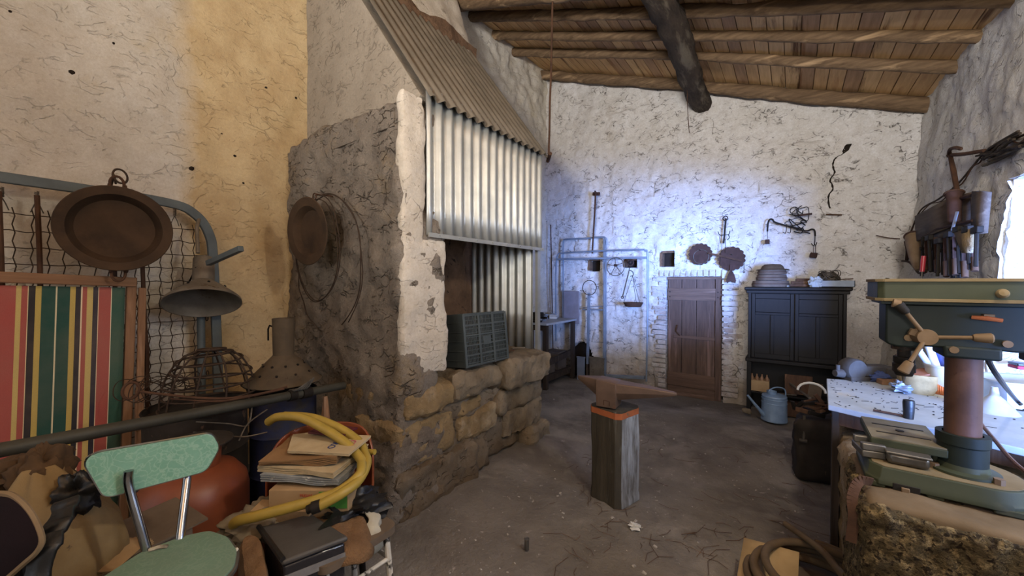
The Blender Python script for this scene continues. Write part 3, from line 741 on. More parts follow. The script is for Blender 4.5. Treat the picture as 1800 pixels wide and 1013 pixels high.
for k in range(7):
    c = Vector(atD(rnd.uniform(245, 330), rnd.uniform(665, 700), 2.35))
    P = [c + Vector((.12 * math.cos(a * .6 + k) * rnd.uniform(.6, 1), .14 * math.sin(a * .6 + k), .05 * math.sin(a * 1.3 + k * 2))) for a in range(9)]
    MB().tube(curve_pts(P, 5), .0026, 4).build('wire', m_wire, tw, world=True)
for pts_ in ([(345, 742, 2.1), (400, 745, 2.1), (435, 748, 2.1), (443, 715, 2.15)], [(340, 760, 2.05), (390, 765, 2.05), (430, 768, 2.05), (470, 760, 2.1)], [(420, 775, 2.05), (436, 745, 2.1), (470, 720, 2.15)]):
    MB().tube(curve_pts([atD(*p) for p in pts_], 6), .004, 5).build('wire', m_wirel, tw, world=True)
# poker with eye
pk = thing('ring_poker', 'long thin rusty rod with a ring at its left end', 'poker', tuple(atD(330, 697, 2.0)))
P = curve_pts([atD(248, 689, 2.0), atD(290, 694, 2.0), atD(350, 700, 2.05), atD(410, 700, 2.1), atD(470, 690, 2.15), atD(505, 680, 2.2)], 6)
MB().tube(P, .007, 7).build('shaft', m_rust, pk, world=True)
MB().ring(atD(230, 687, 2.0), .042, .007, (ray(230, 687)), 26, 7, sq=.75).build('ring', m_rust, pk, world=True)
MB().tube(curve_pts([atD(300, 701, 2.02), atD(380, 706, 2.06), atD(440, 697, 2.12), atD(500, 684, 2.18)], 6), .005, 6).build('second_shaft', m_rust, pk, world=True)
# long dark pipe
pp = thing('long_pipe', 'long dark iron pipe lying across from the striped cot to the forge', 'pipe', tuple(atD(300, 735, 1.7)))
m_pipe = M('dark_pipe', '#4b4a42', '#38362f', scale=6, rough=.6, metal=.35, bump=.2, spot='#5b4a3a', spotat=.66)
A = atD(-60, 803, 1.30); B = atD(604, 678, 2.72)
MB().tube([A.lerp(B, i / 8) for i in range(9)], .0265, 14, cap=False).tube([B + (A - B) * .002, B], [.0265, .019], 14).build('pipe_tube', m_pipe, pp, world=True)
C_ = A.lerp(B, .735); D_ = A.lerp(B, .765); E_ = A.lerp(B, .86); 
MB().cyl(C_, D_, .034, n=14).cyl(A.lerp(B, .79), A.lerp(B, .83), .036, n=14).build('coupling', m_iron, pp, world=True)
mb = MB()
for k in range(5):
    c = A.lerp(B, .77 + .012 * k); mb.tube(curve_pts([c + Vector((0, 0, .03)), c + Vector((.02, .03, .05 + .01 * k)), c + Vector((.03, -.02, .035)), c + Vector((-.02, -.03, .03))], 5, True), .006, 5, closed=True)
mb.build('rag_tie', M('grey_rag', '#5e5b55', '#3c3a37', scale=12, rough=.95), pp, world=True)
# --- orange gas bottle
gas = thing('gas_bottle', 'orange steel gas bottle standing behind the green chair', 'gas bottle', (-2.38, .585, 0))
m_or = M('orange_paint', '#86482c', '#6e3b28', scale=4, rough=.45, bump=.15, bscale=30, spot='#5a3322', spotat=.68, c3='#8f4a30', c3at=.62)
MB().lathe([(0, .03), (.17, .03), (.215, .06), (.225, .11), (.225, .50), (.215, .56), (.17, .62), (.08, .65), (0, .655)], n=48).build('bottle_body', m_or, gas)
MB().lathe([(.16, 0), (.165, 0), (.17, .06), (.165, .06)], n=40).build('foot_ring', m_or, gas)
MB().ring((0, 0, .28), .2265, .004, n=48).build('weld_seam', m_or, gas)
MB().lathe([(.10, .62), (.105, .62), (.11, .74), (.10, .75), (.095, .74)], n=32).build('collar', m_or, gas)
MB().cyl((0, 0, .64), (0, 0, .70), .03, .022).cyl((0, 0, .68), (.05, 0, .68), .012, n=8).build('valve', m_steel, gas)
mb = MB()
emb = Vector((.92, -.39, 0)).normalized()
sd = Vector((-emb.y, emb.x, 0))
mb.tube([emb * .2262 - sd * .1 + Vector((0, 0, .47 + .03 * math.sin(a))) + sd * .035 * math.cos(a) for a in [i * math.pi / 8 for i in range(16)]], .0035, 5, closed=True)
mb.build('embossed_mark', M('mark_dark', '#7a3a20'), gas)
hp = thing('round_lid', 'dark round lid lying on the gas bottle behind the green backrest', 'plate', (-2.40, .60, .752))  # dark lid with a wire handle
MB().lathe([(.0, .03), (.06, .028), (.12, .012), (.15, .0), (.15, -.006), (.0, -.002)], n=40).build('lid_plate', m_drumd, hp)
MB().tube(curve_pts([(.06, -.08, .03), (.10, -.03, .045), (.12, .04, .03)], 8), .006, 6).build('lid_handle', m_wirel, hp)
# --- burlap and plastic sack, cloth, dark cushion (bottom left)
m_sack = M('stained_sack', '#85714f', '#6b5638', scale=4, rough=.85, bump=.6, bscale=60, c3='#5b4630', c3at=.56, spot='#3a2e24', spotat=.68)
m_blk = M('black_plastic', '#18191b', '#121214', scale=6, rough=.45, bump=.3, bscale=14, dist=.01)
m_rag = M('brown_cloth', '#523f2c', '#3a2c1f', scale=5, rough=.95, bump=.6, bscale=40, c3='#8a6a44', c3at=.6)
sk = thing('paper_sack', 'stained tan sack gathered at the top in front of the striped cot', 'sack', tuple(Vector(atD(112, 930, 1.30)) * 1))
sc_ = Vector(atD(112, 930, 1.30)); base = Vector((sc_.x, sc_.y, .0))
mb = MB(); nn = 64; lv = 54
for j in range(lv + 1):
    t = j / lv; z = .02 + .93 * t
    r_ = .18 * min(1, (t * 9) ** .5) * (1 - .04 * t) if t < .66 else .18 * .974 * (1 - ((t - .66) / .34) ** 1.6 * .80)
    for i in range(nn):
        a = 2 * math.pi * i / nn
        f_ = 1 + (.06 + .12 * max(0, t - .55)) * math.sin(a * 6 + 3 * t) * max(.25, t) + .16 * noise.noise(Vector((math.cos(a) * 2, math.sin(a) * 2, t * 4))) + .07 * noise.noise(Vector((math.cos(a) * 7, math.sin(a) * 7, t * 14)))
        mb.v.append(base + Vector((r_ * f_ * math.cos(a) + .02 * t, r_ * f_ * math.sin(a) - .05 * t * t, z)))
for j in range(lv):
    for i in range(nn): mb.f.append((j * nn + i, j * nn + (i + 1) % nn, (j + 1) * nn + (i + 1) % nn, (j + 1) * nn + i))
mb.f.append(tuple(reversed(range(nn)))); mb.f.append(tuple(lv * nn + i for i in range(nn)))
mb.build('sack_body', m_sack, sk, world=True, ang=70)
def cloth_blob(center, rx, ry, rz, seed, fold=.3, n=40):
    mb = MB(); lv = 26
    for j in range(lv + 1):
        ph = math.pi * j / lv
        for i in range(n):
            a = 2 * math.pi * i / n
            d = Vector((math.sin(ph) * math.cos(a), math.sin(ph) * math.sin(a), math.cos(ph)))
            f_ = 1 + fold * noise.fractal(d * 1.8 + Vector((seed, 0, seed)), .8, 2, 4) + fold * .5 * abs(noise.noise(d * 4 + Vector((0, seed, 0))))
            mb.v.append(Vector(center) + Vector((d.x * rx, d.y * ry, d.z * rz)) * f_)
    for j in range(lv):
        for i in range(n): mb.f.append((j * n + i, j * n + (i + 1) % n, (j + 1) * n + (i + 1) % n, (j + 1) * n + i))
    return mb
cb = cloth_blob(atD(138, 868, 1.27), .05, .05, .06, 4, .5); cb.build('sack_neck', m_blk, sk, world=True, ang=70)
sp = MB()
P = [atD(118, 880, 1.12), atD(110, 905, 1.08), atD(95, 935, 1.04), atD(78, 970, 1.0), atD(60, 1030, .98)]
P = curve_pts(P, 5)
for i, p in enumerate(P):
    wd = .028 + .004 * math.sin(i)
    sdv = Vector((.55, .78, .25)).normalized()
    sp.v += [p - sdv * wd, p + sdv * wd + Vector((0, 0, .006 * math.sin(i * 1.7)))]
for i in range(len(P) - 1): sp.f.append((2 * i, 2 * i + 1, 2 * i + 3, 2 * i + 2))
sp.build('black_strap', m_blk, sk, world=True, solid=.012)
m_ink = M('sack_print_ink', '#3b2f24')
def text(body, size, m4, mt, parent, name='lettering', ext=.0006, world=True, al='CENTER'):
    cu = bpy.data.curves.new('t', 'FONT'); cu.body = body; cu.size = size; cu.extrude = ext; cu.align_x = al; cu.resolution_u = 2
    to = bpy.data.objects.new('t', cu); COL.objects.link(to); bpy.context.view_layer.update()
    me = bpy.data.meshes.new_from_object(to.evaluated_get(bpy.context.evaluated_depsgraph_get()))
    bpy.data.objects.remove(to); bpy.data.curves.remove(cu)
    mm_ = m4
    if world and parent.name in MW: mm_ = MW[parent.name].inverted() @ m4
    me.transform(mm_); me.materials.clear(); me.materials.append(mt)
    o = bpy.data.objects.new(name, me); COL.objects.link(o); o.parent = parent; return o
def txt_at(body, px, py, D, size, ang_, mt, parent, facing=None, off=.0):
    p = Vector(atD(px, py, D)); v = -ray(px, py).normalized() if facing is None else Vector(facing).normalized()
    r_ = Vector((0, 0, 1)).cross(v).normalized(); u_ = v.cross(r_)
    x_ = r_ * math.cos(R(ang_)) + u_ * math.sin(R(ang_)); y_ = v.cross(x_)
    m = Matrix((x_, y_, v)).transposed().to_4x4(); m.translation = p + v * off
    return text(body, size, m, mt, parent)
# --- brown cloth over
cl = thing('brown_cloth', 'crumpled brown cloth hanging behind the dark cushion at the far left', 'cloth', tuple(atD(40, 835, 1.25)))
cloth_blob(atD(25, 832, 1.28), .10, .13, .05, 9, .35).build('cloth_roll', m_rag, cl, world=True, ang=70)
cloth_blob(atD(75, 850, 1.27), .06, .07, .11, 12, .4).build('cloth_fold', m_rag, cl, world=True, ang=70)
# --- dark cushioned chair back, bottom-left corner
cu_ = thing('dark_chair', 'dark maroon padded chair with pale piping at the far left', 'chair', (-1.42, -.35, 0))
m_mar = M('maroon_velvet', '#1c1016', '#140b10', scale=8, rough=.95, bump=.3, bscale=120)
m_pipe2 = M('pale_piping', '#8a775c', '#6d5b45')
rim_px = [(-110, 905), (-60, 878), (0, 868), (28, 876), (55, 905), (72, 945), (66, 968), (40, 992), (-10, 1035), (-70, 1080), (-120, 1050)]
RP = curve_pts([atD(a, b, .98) for a, b in rim_px], 4, True)
ctr = sum(RP, Vector()) / len(RP); nv = -ray(0, 960).normalized()
mb = MB(); k_ = len(RP)
for s_, off in ((1.0, -.04), (1.0, .0), (.93, .014), (.7, .026), (.35, .032)):
    for p in RP: mb.v.append(ctr + (p - ctr) * s_ + nv * off)
mb.v.append(ctr + nv * .034)
for j in range(4):
    for i in range(k_): mb.f.append((j * k_ + i, j * k_ + (i + 1) % k_, (j + 1) * k_ + (i + 1) % k_, (j + 1) * k_ + i))
for i in range(k_): mb.f.append((4 * k_ + i, 4 * k_ + (i + 1) % k_, 5 * k_))
mb.f.append(tuple(reversed(range(k_))))
mb.build('padded_back', m_mar, cu_, world=True)
MB().tube([p + nv * .002 for p in RP], .0075, 6, closed=True).build('piping', m_pipe2, cu_, world=True)
for i in (6, 20):
    q0 = RP[i] + nv * -.03
    MB().tube([ctr + (RP[k_ // 2 + (4 if i == 6 else -6)] - ctr) * .6 - nv * .05, Vector((ctr.x - .05 + (.16 if i == 6 else -.1), ctr.y - (.1 if i == 6 else -.1), 0))], .014, 8).build('leg', m_iron, cu_, world=True)
# --- box beside the sack
cbx = thing('cardboard_box', 'brown cardboard box between the tan sack and the gas bottle', 'box', (-1.98, .36, 0))
m_card = M('cardboard', '#a58a66', '#8d7353', scale=6, rough=.9, bump=.2)
m_card_g = M('grey_cardboard', '#6d6052', '#574b3f', scale=6, rough=.9, bump=.2)
MB().bb((-.15, -.08, 0), (.08, .10, .585)).build('box_body', m_card_g, cbx, bevel=.004)
MB().box((-.04, .01, .592), (.28, .24, .008), (3, 2, 8)).build('box_flap', m_card_g, cbx)
# --- green formica chair
gc = thing('green_kitchen_chair', 'pale green laminate kitchen chair with chrome uprights', 'chair', tuple(onZ(300, 985, 0)))
gc_o = onZ(300, 985, .70); gc.location = (gc_o.x, gc_o.y, 0); MW[gc.name] = Matrix.Translation(gc.location)
m_form = bpy.data.materials.new('green_marbled_laminate'); m_form.use_nodes = True
nt = m_form.node_tree; bs = nt.nodes['Principled BSDF']; v = mapped(nt)
wv = N(nt, 'ShaderNodeTexVoronoi', feature='DISTANCE_TO_EDGE'); wv.inputs['Scale'].default_value = 34
nz = N(nt, 'ShaderNodeTexNoise'); nz.inputs['Scale'].default_value = 14; nz.inputs['Detail'].default_value = 5; nt.links.new(v, nz.inputs[0])
ma = N(nt, 'ShaderNodeVectorMath', operation='MULTIPLY_ADD'); nt.links.new(nz.outputs['Color'], ma.inputs[0]); ma.inputs[1].default_value = (.16, .16, .16); nt.links.new(v, ma.inputs[2]); nt.links.new(ma.outputs[0], wv.inputs['Vector'])
cc = mix(nt, ramp(nt, noi(nt, v, 12), .3, .7), lin('#6a9a86'), lin('#7dab98'))
cc = mix(nt, ramp(nt, wv.outputs['Distance'], .11, .0, 0, .75), cc, lin('#94b8a6'))
nt.links.new(cc, bs.inputs['Base Color']); bs.inputs['Roughness'].default_value = .35
m_form2 = m_form.copy(); m_form2.name = 'green_laminate_dusty'
_nt = m_form2.node_tree; _bs = _nt.nodes['Principled BSDF']; _src = _bs.inputs['Base Color'].links[0].from_socket
_nt.links.new(mix(_nt, ramp(_nt, noi(_nt, mapped(_nt), 6), .2, .8, .55, .85), _src, lin('#525c4c')), _bs.inputs['Base Color']); _bs.inputs['Roughness'].default_value = .6
m_chrome = M('worn_chrome', '#b5b8bc', '#8d9094', rough=.18, metal=1, bump=0, spot='#6a5a4a', spotat=.7)
def rounded_panel(corners, rad, t, normal, n=6):
    C_ = [Vector(c) for c in corners]; out = []; k = len(C_)
    for i in range(k):
        p = C_[i]; a = (C_[i - 1] - p).normalized(); b = (C_[(i + 1) % k] - p).normalized()
        for j in range(n + 1):
            u = j / n; q0 = p + a * rad; q1 = p + b * rad
            out.append((1 - u) ** 2 * q0 + 2 * u * (1 - u) * p + u * u * q1)
    nv_ = Vector(normal).normalized(); mb = MB(); m = len(out)
    mb.v = [q - nv_ * t / 2 for q in out] + [q + nv_ * t / 2 for q in out]
    mb.f = [tuple(reversed(range(m))), tuple(range(m, 2 * m))] + [(i, (i + 1) % m, m + (i + 1) % m, m + i) for i in range(m)]
    return mb, out
cn = [atD(147, 812, 1.17), atD(166, 797, 1.18), atD(372, 762, 1.37), atD(386, 786, 1.39), atD(362, 828, 1.37), atD(184, 875, 1.18)]
nvb = (cn[2] - cn[1]).cross(cn[5] - cn[1]).normalized()
if nvb.dot(EYE - cn[0]) < 0: nvb = -nvb
mb, o_ = rounded_panel(cn, .022, .014, nvb); mb.build('backrest', m_form, gc, world=True, bevel=.002)
MB().tube([q - nvb * .004 for q in o_], .006, 5, closed=True).build('edge_band', m_chrome, gc, world=True)
sp_ = [onZ(a, b, .70) for a, b in ((165, 1030), (250, 974), (322, 947), (368, 937), (400, 948), (417, 972), (412, 1000), (330, 1090), (260, 1120), (195, 1090))]
mb, o_ = rounded_panel(sp_, .02, .018, (0, 0, 1)); mb.build('seat', m_form2, gc, world=True, bevel=.002)
MB().tube([q - Vector((0, 0, .004)) for q in o_], .0085, 5, closed=True).build('edge_band', m_steel, gc, world=True)
for (a, b, c, d, e, g) in ((226, 858, 1.19, 259, 971, 1.19), (330, 836, 1.34, 316, 951, 1.26)):
    p = atD(a, b, c) - nvb * .014; q = onZ(d, e, .70)
    MB().tube(curve_pts([p + Vector((0, 0, .05)) - nvb * .004, p, q + (p - q) * .3, q + Vector((0, 0, .0)), q - Vector((0, 0, .02))], 5), .0125, 12).build('upright', m_chrome, gc, world=True)
for a, b in ((232, 1000), (385, 962), (210, 1075), (345, 1065)):
    q = onZ(a, b, .68); e = Vector((q.x + (q.x - gc_o.x) * .25, q.y + (q.y - gc_o.y) * .25, 0))
    MB().tube([q, e], [.013, .011], 10).build('leg', m_chrome, gc, world=True)
MB().tube([onZ(262, 968, .712), onZ(280, 962, .716), onZ(295, 961, .712)], .006, 6).build('chipped_patch', M('chip', '#b0aa98', '#5a5348', scale=40), gc, world=True)
mb = MB()
p = onZ(410, 975, .702); mb.tube([p, onZ(416, 966, .702)], .006, 6).build('chipped_corner', M('chip_pale', '#c8c2b0'), gc, world=True)
sm = thing('sheet_stack', 'thin pale paper sheets between the sack and the green seat', 'paper', tuple(onZ(205, 975, .61)))
for k in range(4):
    p = onZ(206, 976, .592 + .006 * k); MB().box(p, (.10, .16, .002), (0, 4, 20 + 9 * k)).build('sheet', m_card, sm, world=True)
# --- veneer chair carrying old newspapers
vc_c = Vector((-1.86, .95, 0))
vc = thing('veneer_chair', 'reddish brown moulded veneer chair carrying the newspaper pile', 'chair', tuple(vc_c))
m_ven = M('red_brown_veneer', '#8a4a2c', '#6b3520', scale=4, rough=.3, bump=.1, stretch=(1, 1, 5), c3='#9a6a48', c3at=.62)
fw = Vector((.80, -.60, 0)); sd = Vector((.60, .80, 0))
mb = MB(); nn, mm = 26, 12
for j in range(mm + 1):
    for i in range(nn + 1):
        a = R(-78 + 156 * i / nn); r_ = .245
        zt = .40 + (.40 - .14 * (abs(a) / R(78)) ** 4) * j / mm
        p = Vector((0, 0, 0)) - fw * (math.cos(a) * r_ * .85 + .02 * j / mm - .05) + sd * math.sin(a) * r_
        mb.v.append(Vector((p.x, p.y, zt)))
for j in range(mm):
    for i in range(nn):
        a = j * (nn + 1) + i; mb.f.append((a, a + 1, a + nn + 2, a + nn + 1))
mb.build('backrest_shell', m_ven, vc, solid=.012, bevel=.003)
mb, o_ = rounded_panel([Vector((0, 0, .45)) + fw * a + sd * b for a, b in ((-.2, -.2), (.22, -.23), (.22, .23), (-.2, .2))], .06, .025, (0, 0, 1)); mb.build('seat', m_ven, vc)
for a, b in ((-.16, -.16), (.18, -.19), (.18, .19), (-.16, .16)):
    p = Vector((0, 0, .44)) + fw * a + sd * b; q = Vector((0, 0, 0)) + fw * a * 1.2 + sd * b * 1.15
    MB().tube([p, q], [.016, .012], 10).build('leg', m_iron, vc)
# newspapers
m_news = M('yellowed_newsprint', '#b8a888', '#a08e6e', scale=7, rough=.95, bump=.3, bscale=60, c3='#8f8064', c3at=.6)
m_newsg = M('grey_newsprint', '#8f9598', '#757672', scale=9, rough=.95, bump=.3, spot='#c5c4bc', spotat=.6, spotscale=20)
m_newsb = M('brown_wrapping_paper', '#8a6c4c', '#725638', scale=5, rough=.95, bump=.35, bscale=30)
m_magr = M('dark_red_cover', '#5c2028', '#43181f', rough=.5, bump=.1)
def paper_pile(name, label, c, w_, d_, h_, rz, mt, seed, group, curl=.01, leaves=4):
    t = thing(name, label, 'newspaper', c, rz, group)
    for k in range(leaves):
        mb = MB(); n = 14; hh = h_ / leaves
        for s_ in (0, 1):
            for j in range(n + 1):
                for i in range(n + 1):
                    x = -w_ / 2 + w_ * i / n; y = -d_ / 2 + d_ * j / n
                    z = k * hh + (hh * .82 if s_ else 0) + curl * noise.noise(Vector((x * 7, y * 7, seed + .15 * k))) + curl * .4
                    x += .006 * noise.noise(Vector((y * 12, k, seed))); mb.v.append(Vector((x, y, z)))
        m1 = (n + 1) ** 2
        for j in range(n):
            for i in range(n):
                a = j * (n + 1) + i; mb.f.append((a, a + n + 1, a + n + 2, a + 1)); mb.f.append((m1 + a, m1 + a + 1, m1 + a + n + 2, m1 + a + n + 1))
        bd = [i for i in range(n + 1)] + [j * (n + 1) + n for j in range(1, n + 1)] + [n * (n + 1) + i for i in range(n - 1, -1, -1)] + [j * (n + 1) for j in range(n - 1, 0, -1)]
        for i in range(len(bd)): a, b = bd[i], bd[(i + 1) % len(bd)]; mb.f.append((a, b, m1 + b, m1 + a))
        mb.build('folded_sheet', mt, t, ang=50)
    return t
g_ = 'old newspapers piled on the veneer chair'
pc_ = vc_c + fw * .05
paper_pile('newspaper', 'thick brown paper bundle, lowest of the pile on the veneer chair', tuple(pc_ - fw * .06 + Vector((0, 0, .465))), .26, .16, .20, 35, m_newsb, 1, g_, leaves=6)
paper_pile('newspaper', 'grey newspaper with curled edge under the brown bundle top', tuple(pc_ + fw * .04 + Vector((0, 0, .672))), .36, .27, .026, 31, m_newsg, 2, g_, .014)
paper_pile('newspaper', 'yellowed newspaper folded wide in the middle of the pile', tuple(pc_ + fw * .02 - sd * .01 + Vector((0, 0, .703))), .37, .28, .028, 27, m_news, 3, g_, .014)
paper_pile('newspaper', 'brown wrapping paper bundle with torn left edge near the top', tuple(pc_ - sd * .03 + Vector((0, 0, .736))), .34, .26, .028, 38, m_newsb, 4, g_, .016, 5)
paper_pile('newspaper', 'small folded pale sheet lying on top at the left of the pile', tuple(pc_ - sd * .06 - fw * .06 + Vector((0, 0, .765))), .15, .20, .012, 60, m_news, 5, g_, .012, 2)
tp = paper_pile('newspaper', 'tan printed magazine with blue and pink lettering on top of the pile', tuple(pc_ + sd * .06 + fw * .03 + Vector((0, 0, .775))), .29, .21, .012, 30, m_news, 6, g_, .003, 2)
m_blue = M('blue_ink', '#2b3a6a'); m_pink = M('pink_ink', '#b05a66')
def flat_txt(body, c, size, rz, mt, par, al='CENTER'):
    m = Matrix.Translation(Vector(c)) @ Matrix.Rotation(R(rz), 4, 'Z'); return text(body, size, m, mt, par, al=al)
topz = .775 + .0145
tc_ = pc_ + sd * .06 + fw * .03
flat_txt('DURO', tc_ + sd * .01 + Vector((0, 0, topz)), .05, -58, m_blue, tp)
flat_txt('GP', tc_ + sd * .075 + fw * .03 + Vector((0, 0, topz)), .05, -50, m_pink, tp)
paper_pile('newspaper', 'dark red magazine partly under the yellow hose behind the pile', tuple(pc_ + sd * .05 - fw * .09 + Vector((0, 0, .797))), .2, .12, .01, 20, m_magr, 7, g_, .006, 2)
sb = thing('fruit_carton', 'tan fruit carton with strawberries and green label under the newspapers', 'carton', tuple(pc_ + fw * .10 + sd * .02 + Vector((0, 0, .468))), 37)
MB().bb((-.17, -.10, 0), (.17, .04, .19)).build('carton_body', m_card, sb, bevel=.003)
MB().bb((.045, -.1025, .110), (.165, -.10, .182)).build('green_label', M('green_label', '#4f8a3a', '#457a34'), sb)
m_berry = M('red_berry_print', '#b53a30', '#a03028', scale=60)
for k, (a, b, r_) in enumerate(((-.085, .115, .017), (-.060, .123, .019), (-.036, .115, .016), (-.105, .107, .012))):
    MB().lathe([(0, .0012), (r_, .001), (r_, -.002), (0, -.002)], (a, -.1005, b), (0, -1, 0), 14).build('strawberry_print', m_berry, sb)
mt_ = Matrix.Translation((-.01, -.1012, .160)) @ Matrix.Rotation(R(90), 4, 'X')
text('FRESAS', .017, mt_, M('red_ink', '#a84a34'), sb, world=False)
mt_ = Matrix.Translation((.0, -.1012, .142)) @ Matrix.Rotation(R(90), 4, 'X')
text('EXTRA', .013, mt_, M('red_ink2', '#a84a34'), sb, world=False)
# --- stool with fleece, black case, hose
stl_c = onZ(600, 925, .5)
stool = thing('paint_spattered_stool', 'stool with white paint spattered legs beside the black case', 'stool', (stl_c.x, stl_c.y, 0))
m_spat = M('paint_spattered_metal', '#cfcabe', '#a09a8c', scale=12, rough=.7, spot='#3a3530', spotat=.5, spotscale=14)
mb, o_ = rounded_panel([(-.17, -.17, .47), (.17, -.17, .47), (.17, .17, .47), (-.17, .17, .47)], .05, .03, (0, 0, 1)); mb.build('seat', m_card_g, stool)
for a, b in ((-1, -1), (1, -1), (1, 1), (-1, 1)): MB().tube([(a * .13, b * .13, .46), (a * .16, b * .16, 0)], .014, 9).build('leg', m_spat, stool)
for a, b, c, d in ((-1, -1, 1, -1), (1, -1, 1, 1), (1, 1, -1, 1), (-1, 1, -1, -1)): MB().tube([(a * .14, b * .14, .34), (c * .14, d * .14, .34)], .009, 8).build('stretcher', m_spat, stool)
def drape(poly_px, Z, seed, mt, name, parent, thick=.02, droop=.12, core=None, res=34):
    P = [onZ(a, b, Z) for a, b in poly_px]; c = sum(P, Vector()) / len(P); Q = curve_pts(P, 5, True); mb = MB(); k = len(Q); rings = 12
    for j in range(rings + 1):
        s_ = j / rings
        for q in Q:
            p = c + (q - c) * s_; z = p.z + .022 * noise.fractal(p * 7 + Vector((seed, 0, 0)), .8, 2, 3)
            z -= droop * max(0, s_ - .7) ** 1.3 * (1 + .5 * noise.noise(q * 6)); mb.v.append(Vector((p.x, p.y, z)))
    for j in range(rings):
        for i in range(k): mb.f.append((j * k + i, j * k + (i + 1) % k, (j + 1) * k + (i + 1) % k, (j + 1) * k + i))
    return mb.build(name, mt, parent, world=True, solid=thick, ang=60)
m_fleece = M('brown_fleece', '#86684a', '#6a5038', scale=10, rough=1, bump=1, bscale=80, dist=.012)
fl_ = thing('fleece_mat', 'brown fleece mat spread over the paint spattered stool', 'mat', (stl_c.x, stl_c.y, .5))
drape([(528, 905), (575, 880), (612, 878), (640, 905), (654, 935), (640, 955), (600, 966), (560, 950)], .52, 2, m_fleece, 'fleece', fl_, droop=.3)
gb = thing('grey_white_bag', 'white and black plastic bag under the hose beside the forge', 'bag', tuple(onZ(625, 890, .54)))
cloth_blob(onZ(622, 893, .53), .10, .13, .055, 3, .6).build('black_lining', m_blk, gb, world=True, ang=70)
P = curve_pts([onZ(585, 874, .56), onZ(622, 868, .56), onZ(648, 890, .55), onZ(655, 915, .53), onZ(645, 938, .50)], 6)
mb = MB()
for i, p in enumerate(P):
    o2 = Vector((.02, .035, 0)) * (1 + .3 * math.sin(i)); mb.v += [p - o2 * .5, p + o2 * .7 + Vector((0, 0, -.03)), p + o2 * .9 + Vector((0, 0, -.10))]
for i in range(len(P) - 1): mb.f += [(3 * i, 3 * i + 1, 3 * i + 4, 3 * i + 3), (3 * i + 1, 3 * i + 2, 3 * i + 5, 3 * i + 4)]
mb.build('white_edge', M('dirty_white_plastic', '#b5b2a4', '#94907f', rough=.6, bump=.3), gb, world=True, solid=.006)
cloth_blob(onZ(653, 908, .50), .014, .014, .02, 5, .5, 16).build('blue_knot', M('blue_plastic', '#2a62a0', rough=.4), gb, world=True)
pl_ = thing('rumpled_bag', 'rumpled pale grey cloth below the left end of the hose', 'cloth', tuple(onZ(460, 915, .56)))
cloth_blob(onZ(458, 917, .50), .12, .12, .06, 14, .6).build('cloth_body', M('dirty_pale_cloth', '#847a68', '#6b614f', scale=5, rough=.95, bump=.5), pl_, world=True, ang=70)
sbx = thing('small_carton', 'small open tan carton behind the black case', 'box', tuple(onZ(520, 900, .55)), 30)
MB().bb((-.09, -.04, -.10), (.09, .04, .03)).build('carton_body', m_card, sbx, bevel=.003)
MB().box((-.13, -.02, .028), (.08, .07, .004), (10, 0, 0)).build('carton_flap', m_card, sbx)
tpz = .56
tl, tr, fr_, fl2 = onZ(455, 928, tpz), onZ(546, 903, tpz), onZ(610, 943, tpz), onZ(497, 986, tpz)
cs = thing('black_case', 'black leatherette case wrapped in clear plastic beside the green seat', 'case', ((tl.x + fr_.x) / 2, (tl.y + fr_.y) / 2, 0))
m_case = M('black_leatherette', '#4a4846', '#3a3938', scale=8, rough=.55, bump=.3, bscale=90)
m_case2 = M('black_glossy_wrap', '#2b2b30', '#202024', scale=3, rough=.12, bump=.6, bscale=5, dist=.012)
mb = MB(); mb.v = [p.copy() for p in (tl, tr, fr_, fl2)] + [Vector((p.x, p.y, tpz - .02)) for p in (tl, tr, fr_, fl2)]
c_ = sum(mb.v[:4], Vector()) / 4
mb.v = [c_ + (p - c_) * (1.03 if True else 1) for p in mb.v]
mb.f = [(0, 1, 2, 3), (7, 6, 5, 4)] + [(i, (i + 1) % 4, 4 + (i + 1) % 4, 4 + i) for i in range(4)]
mb.build('lid', m_case, cs, world=True, bevel=.008)
mb = MB(); tops = [Vector((c_.x + (p.x - c_.x) * .97, c_.y + (p.y - c_.y) * .97, tpz - .025)) for p in (tl, tr, fr_, fl2)]
for j in range(7):
    for p in tops:
        mb.v.append(Vector((p.x, p.y, (tpz - .025) * (1 - j / 6))))
for j in range(6):
    for i in range(4): mb.f.append((4 * j + i, 4 * j + (i + 1) % 4, 4 * j + 4 + (i + 1) % 4, 4 * j + 4 + i))
mb.f += [(0, 1, 2, 3), (27, 26, 25, 24)]
mb.build('case_body', m_case2, cs, world=True, bevel=.01)
MB().tube([tl + Vector((0, 0, .004)), fl2 + Vector((0, 0, .004))], .010, 8).build('spine', m_blk, cs, world=True)
MB().bar(tops[3] + Vector((.0, -.004, -.05)), tops[2] + Vector((.004, -.004, -.05)), .004, .03).build('plastic_fold', M('clear_film', '#5a5a5e', '#8a8a8a', rough=.1, bump=.4, bscale=10), cs, world=True)
fm = thing('foam_roll', 'tan fibrous mat standing on edge left of the black case', 'mat', tuple(onZ(450, 985, .4)))
drape([(425, 950), (438, 938), (452, 945), (462, 985), (470, 1030), (450, 1060), (432, 1020)], .54, 8, m_fleece, 'mat_fold', fm, thick=.03, droop=.9)
hs = thing('yellow_hose', 'thick yellow rubber hose coiled over the newspapers', 'hose', tuple(atD(600, 800, 1.8)))
m_hose = M('yellow_rubber', '#a38a38', '#8f7a32', scale=10, rough=.5, bump=.1, spot='#6a5a2a', spotat=.74)
P = curve_pts([atD(*p) for p in ((472, 742, 1.95), (490, 733, 1.92), (530, 735, 1.88), (575, 757, 1.84), (612, 783, 1.80), (633, 806, 1.76), (636, 815, 1.74))], 8)
MB().tube(P, .021, 12).build('hose_loop', m_hose, hs, world=True)
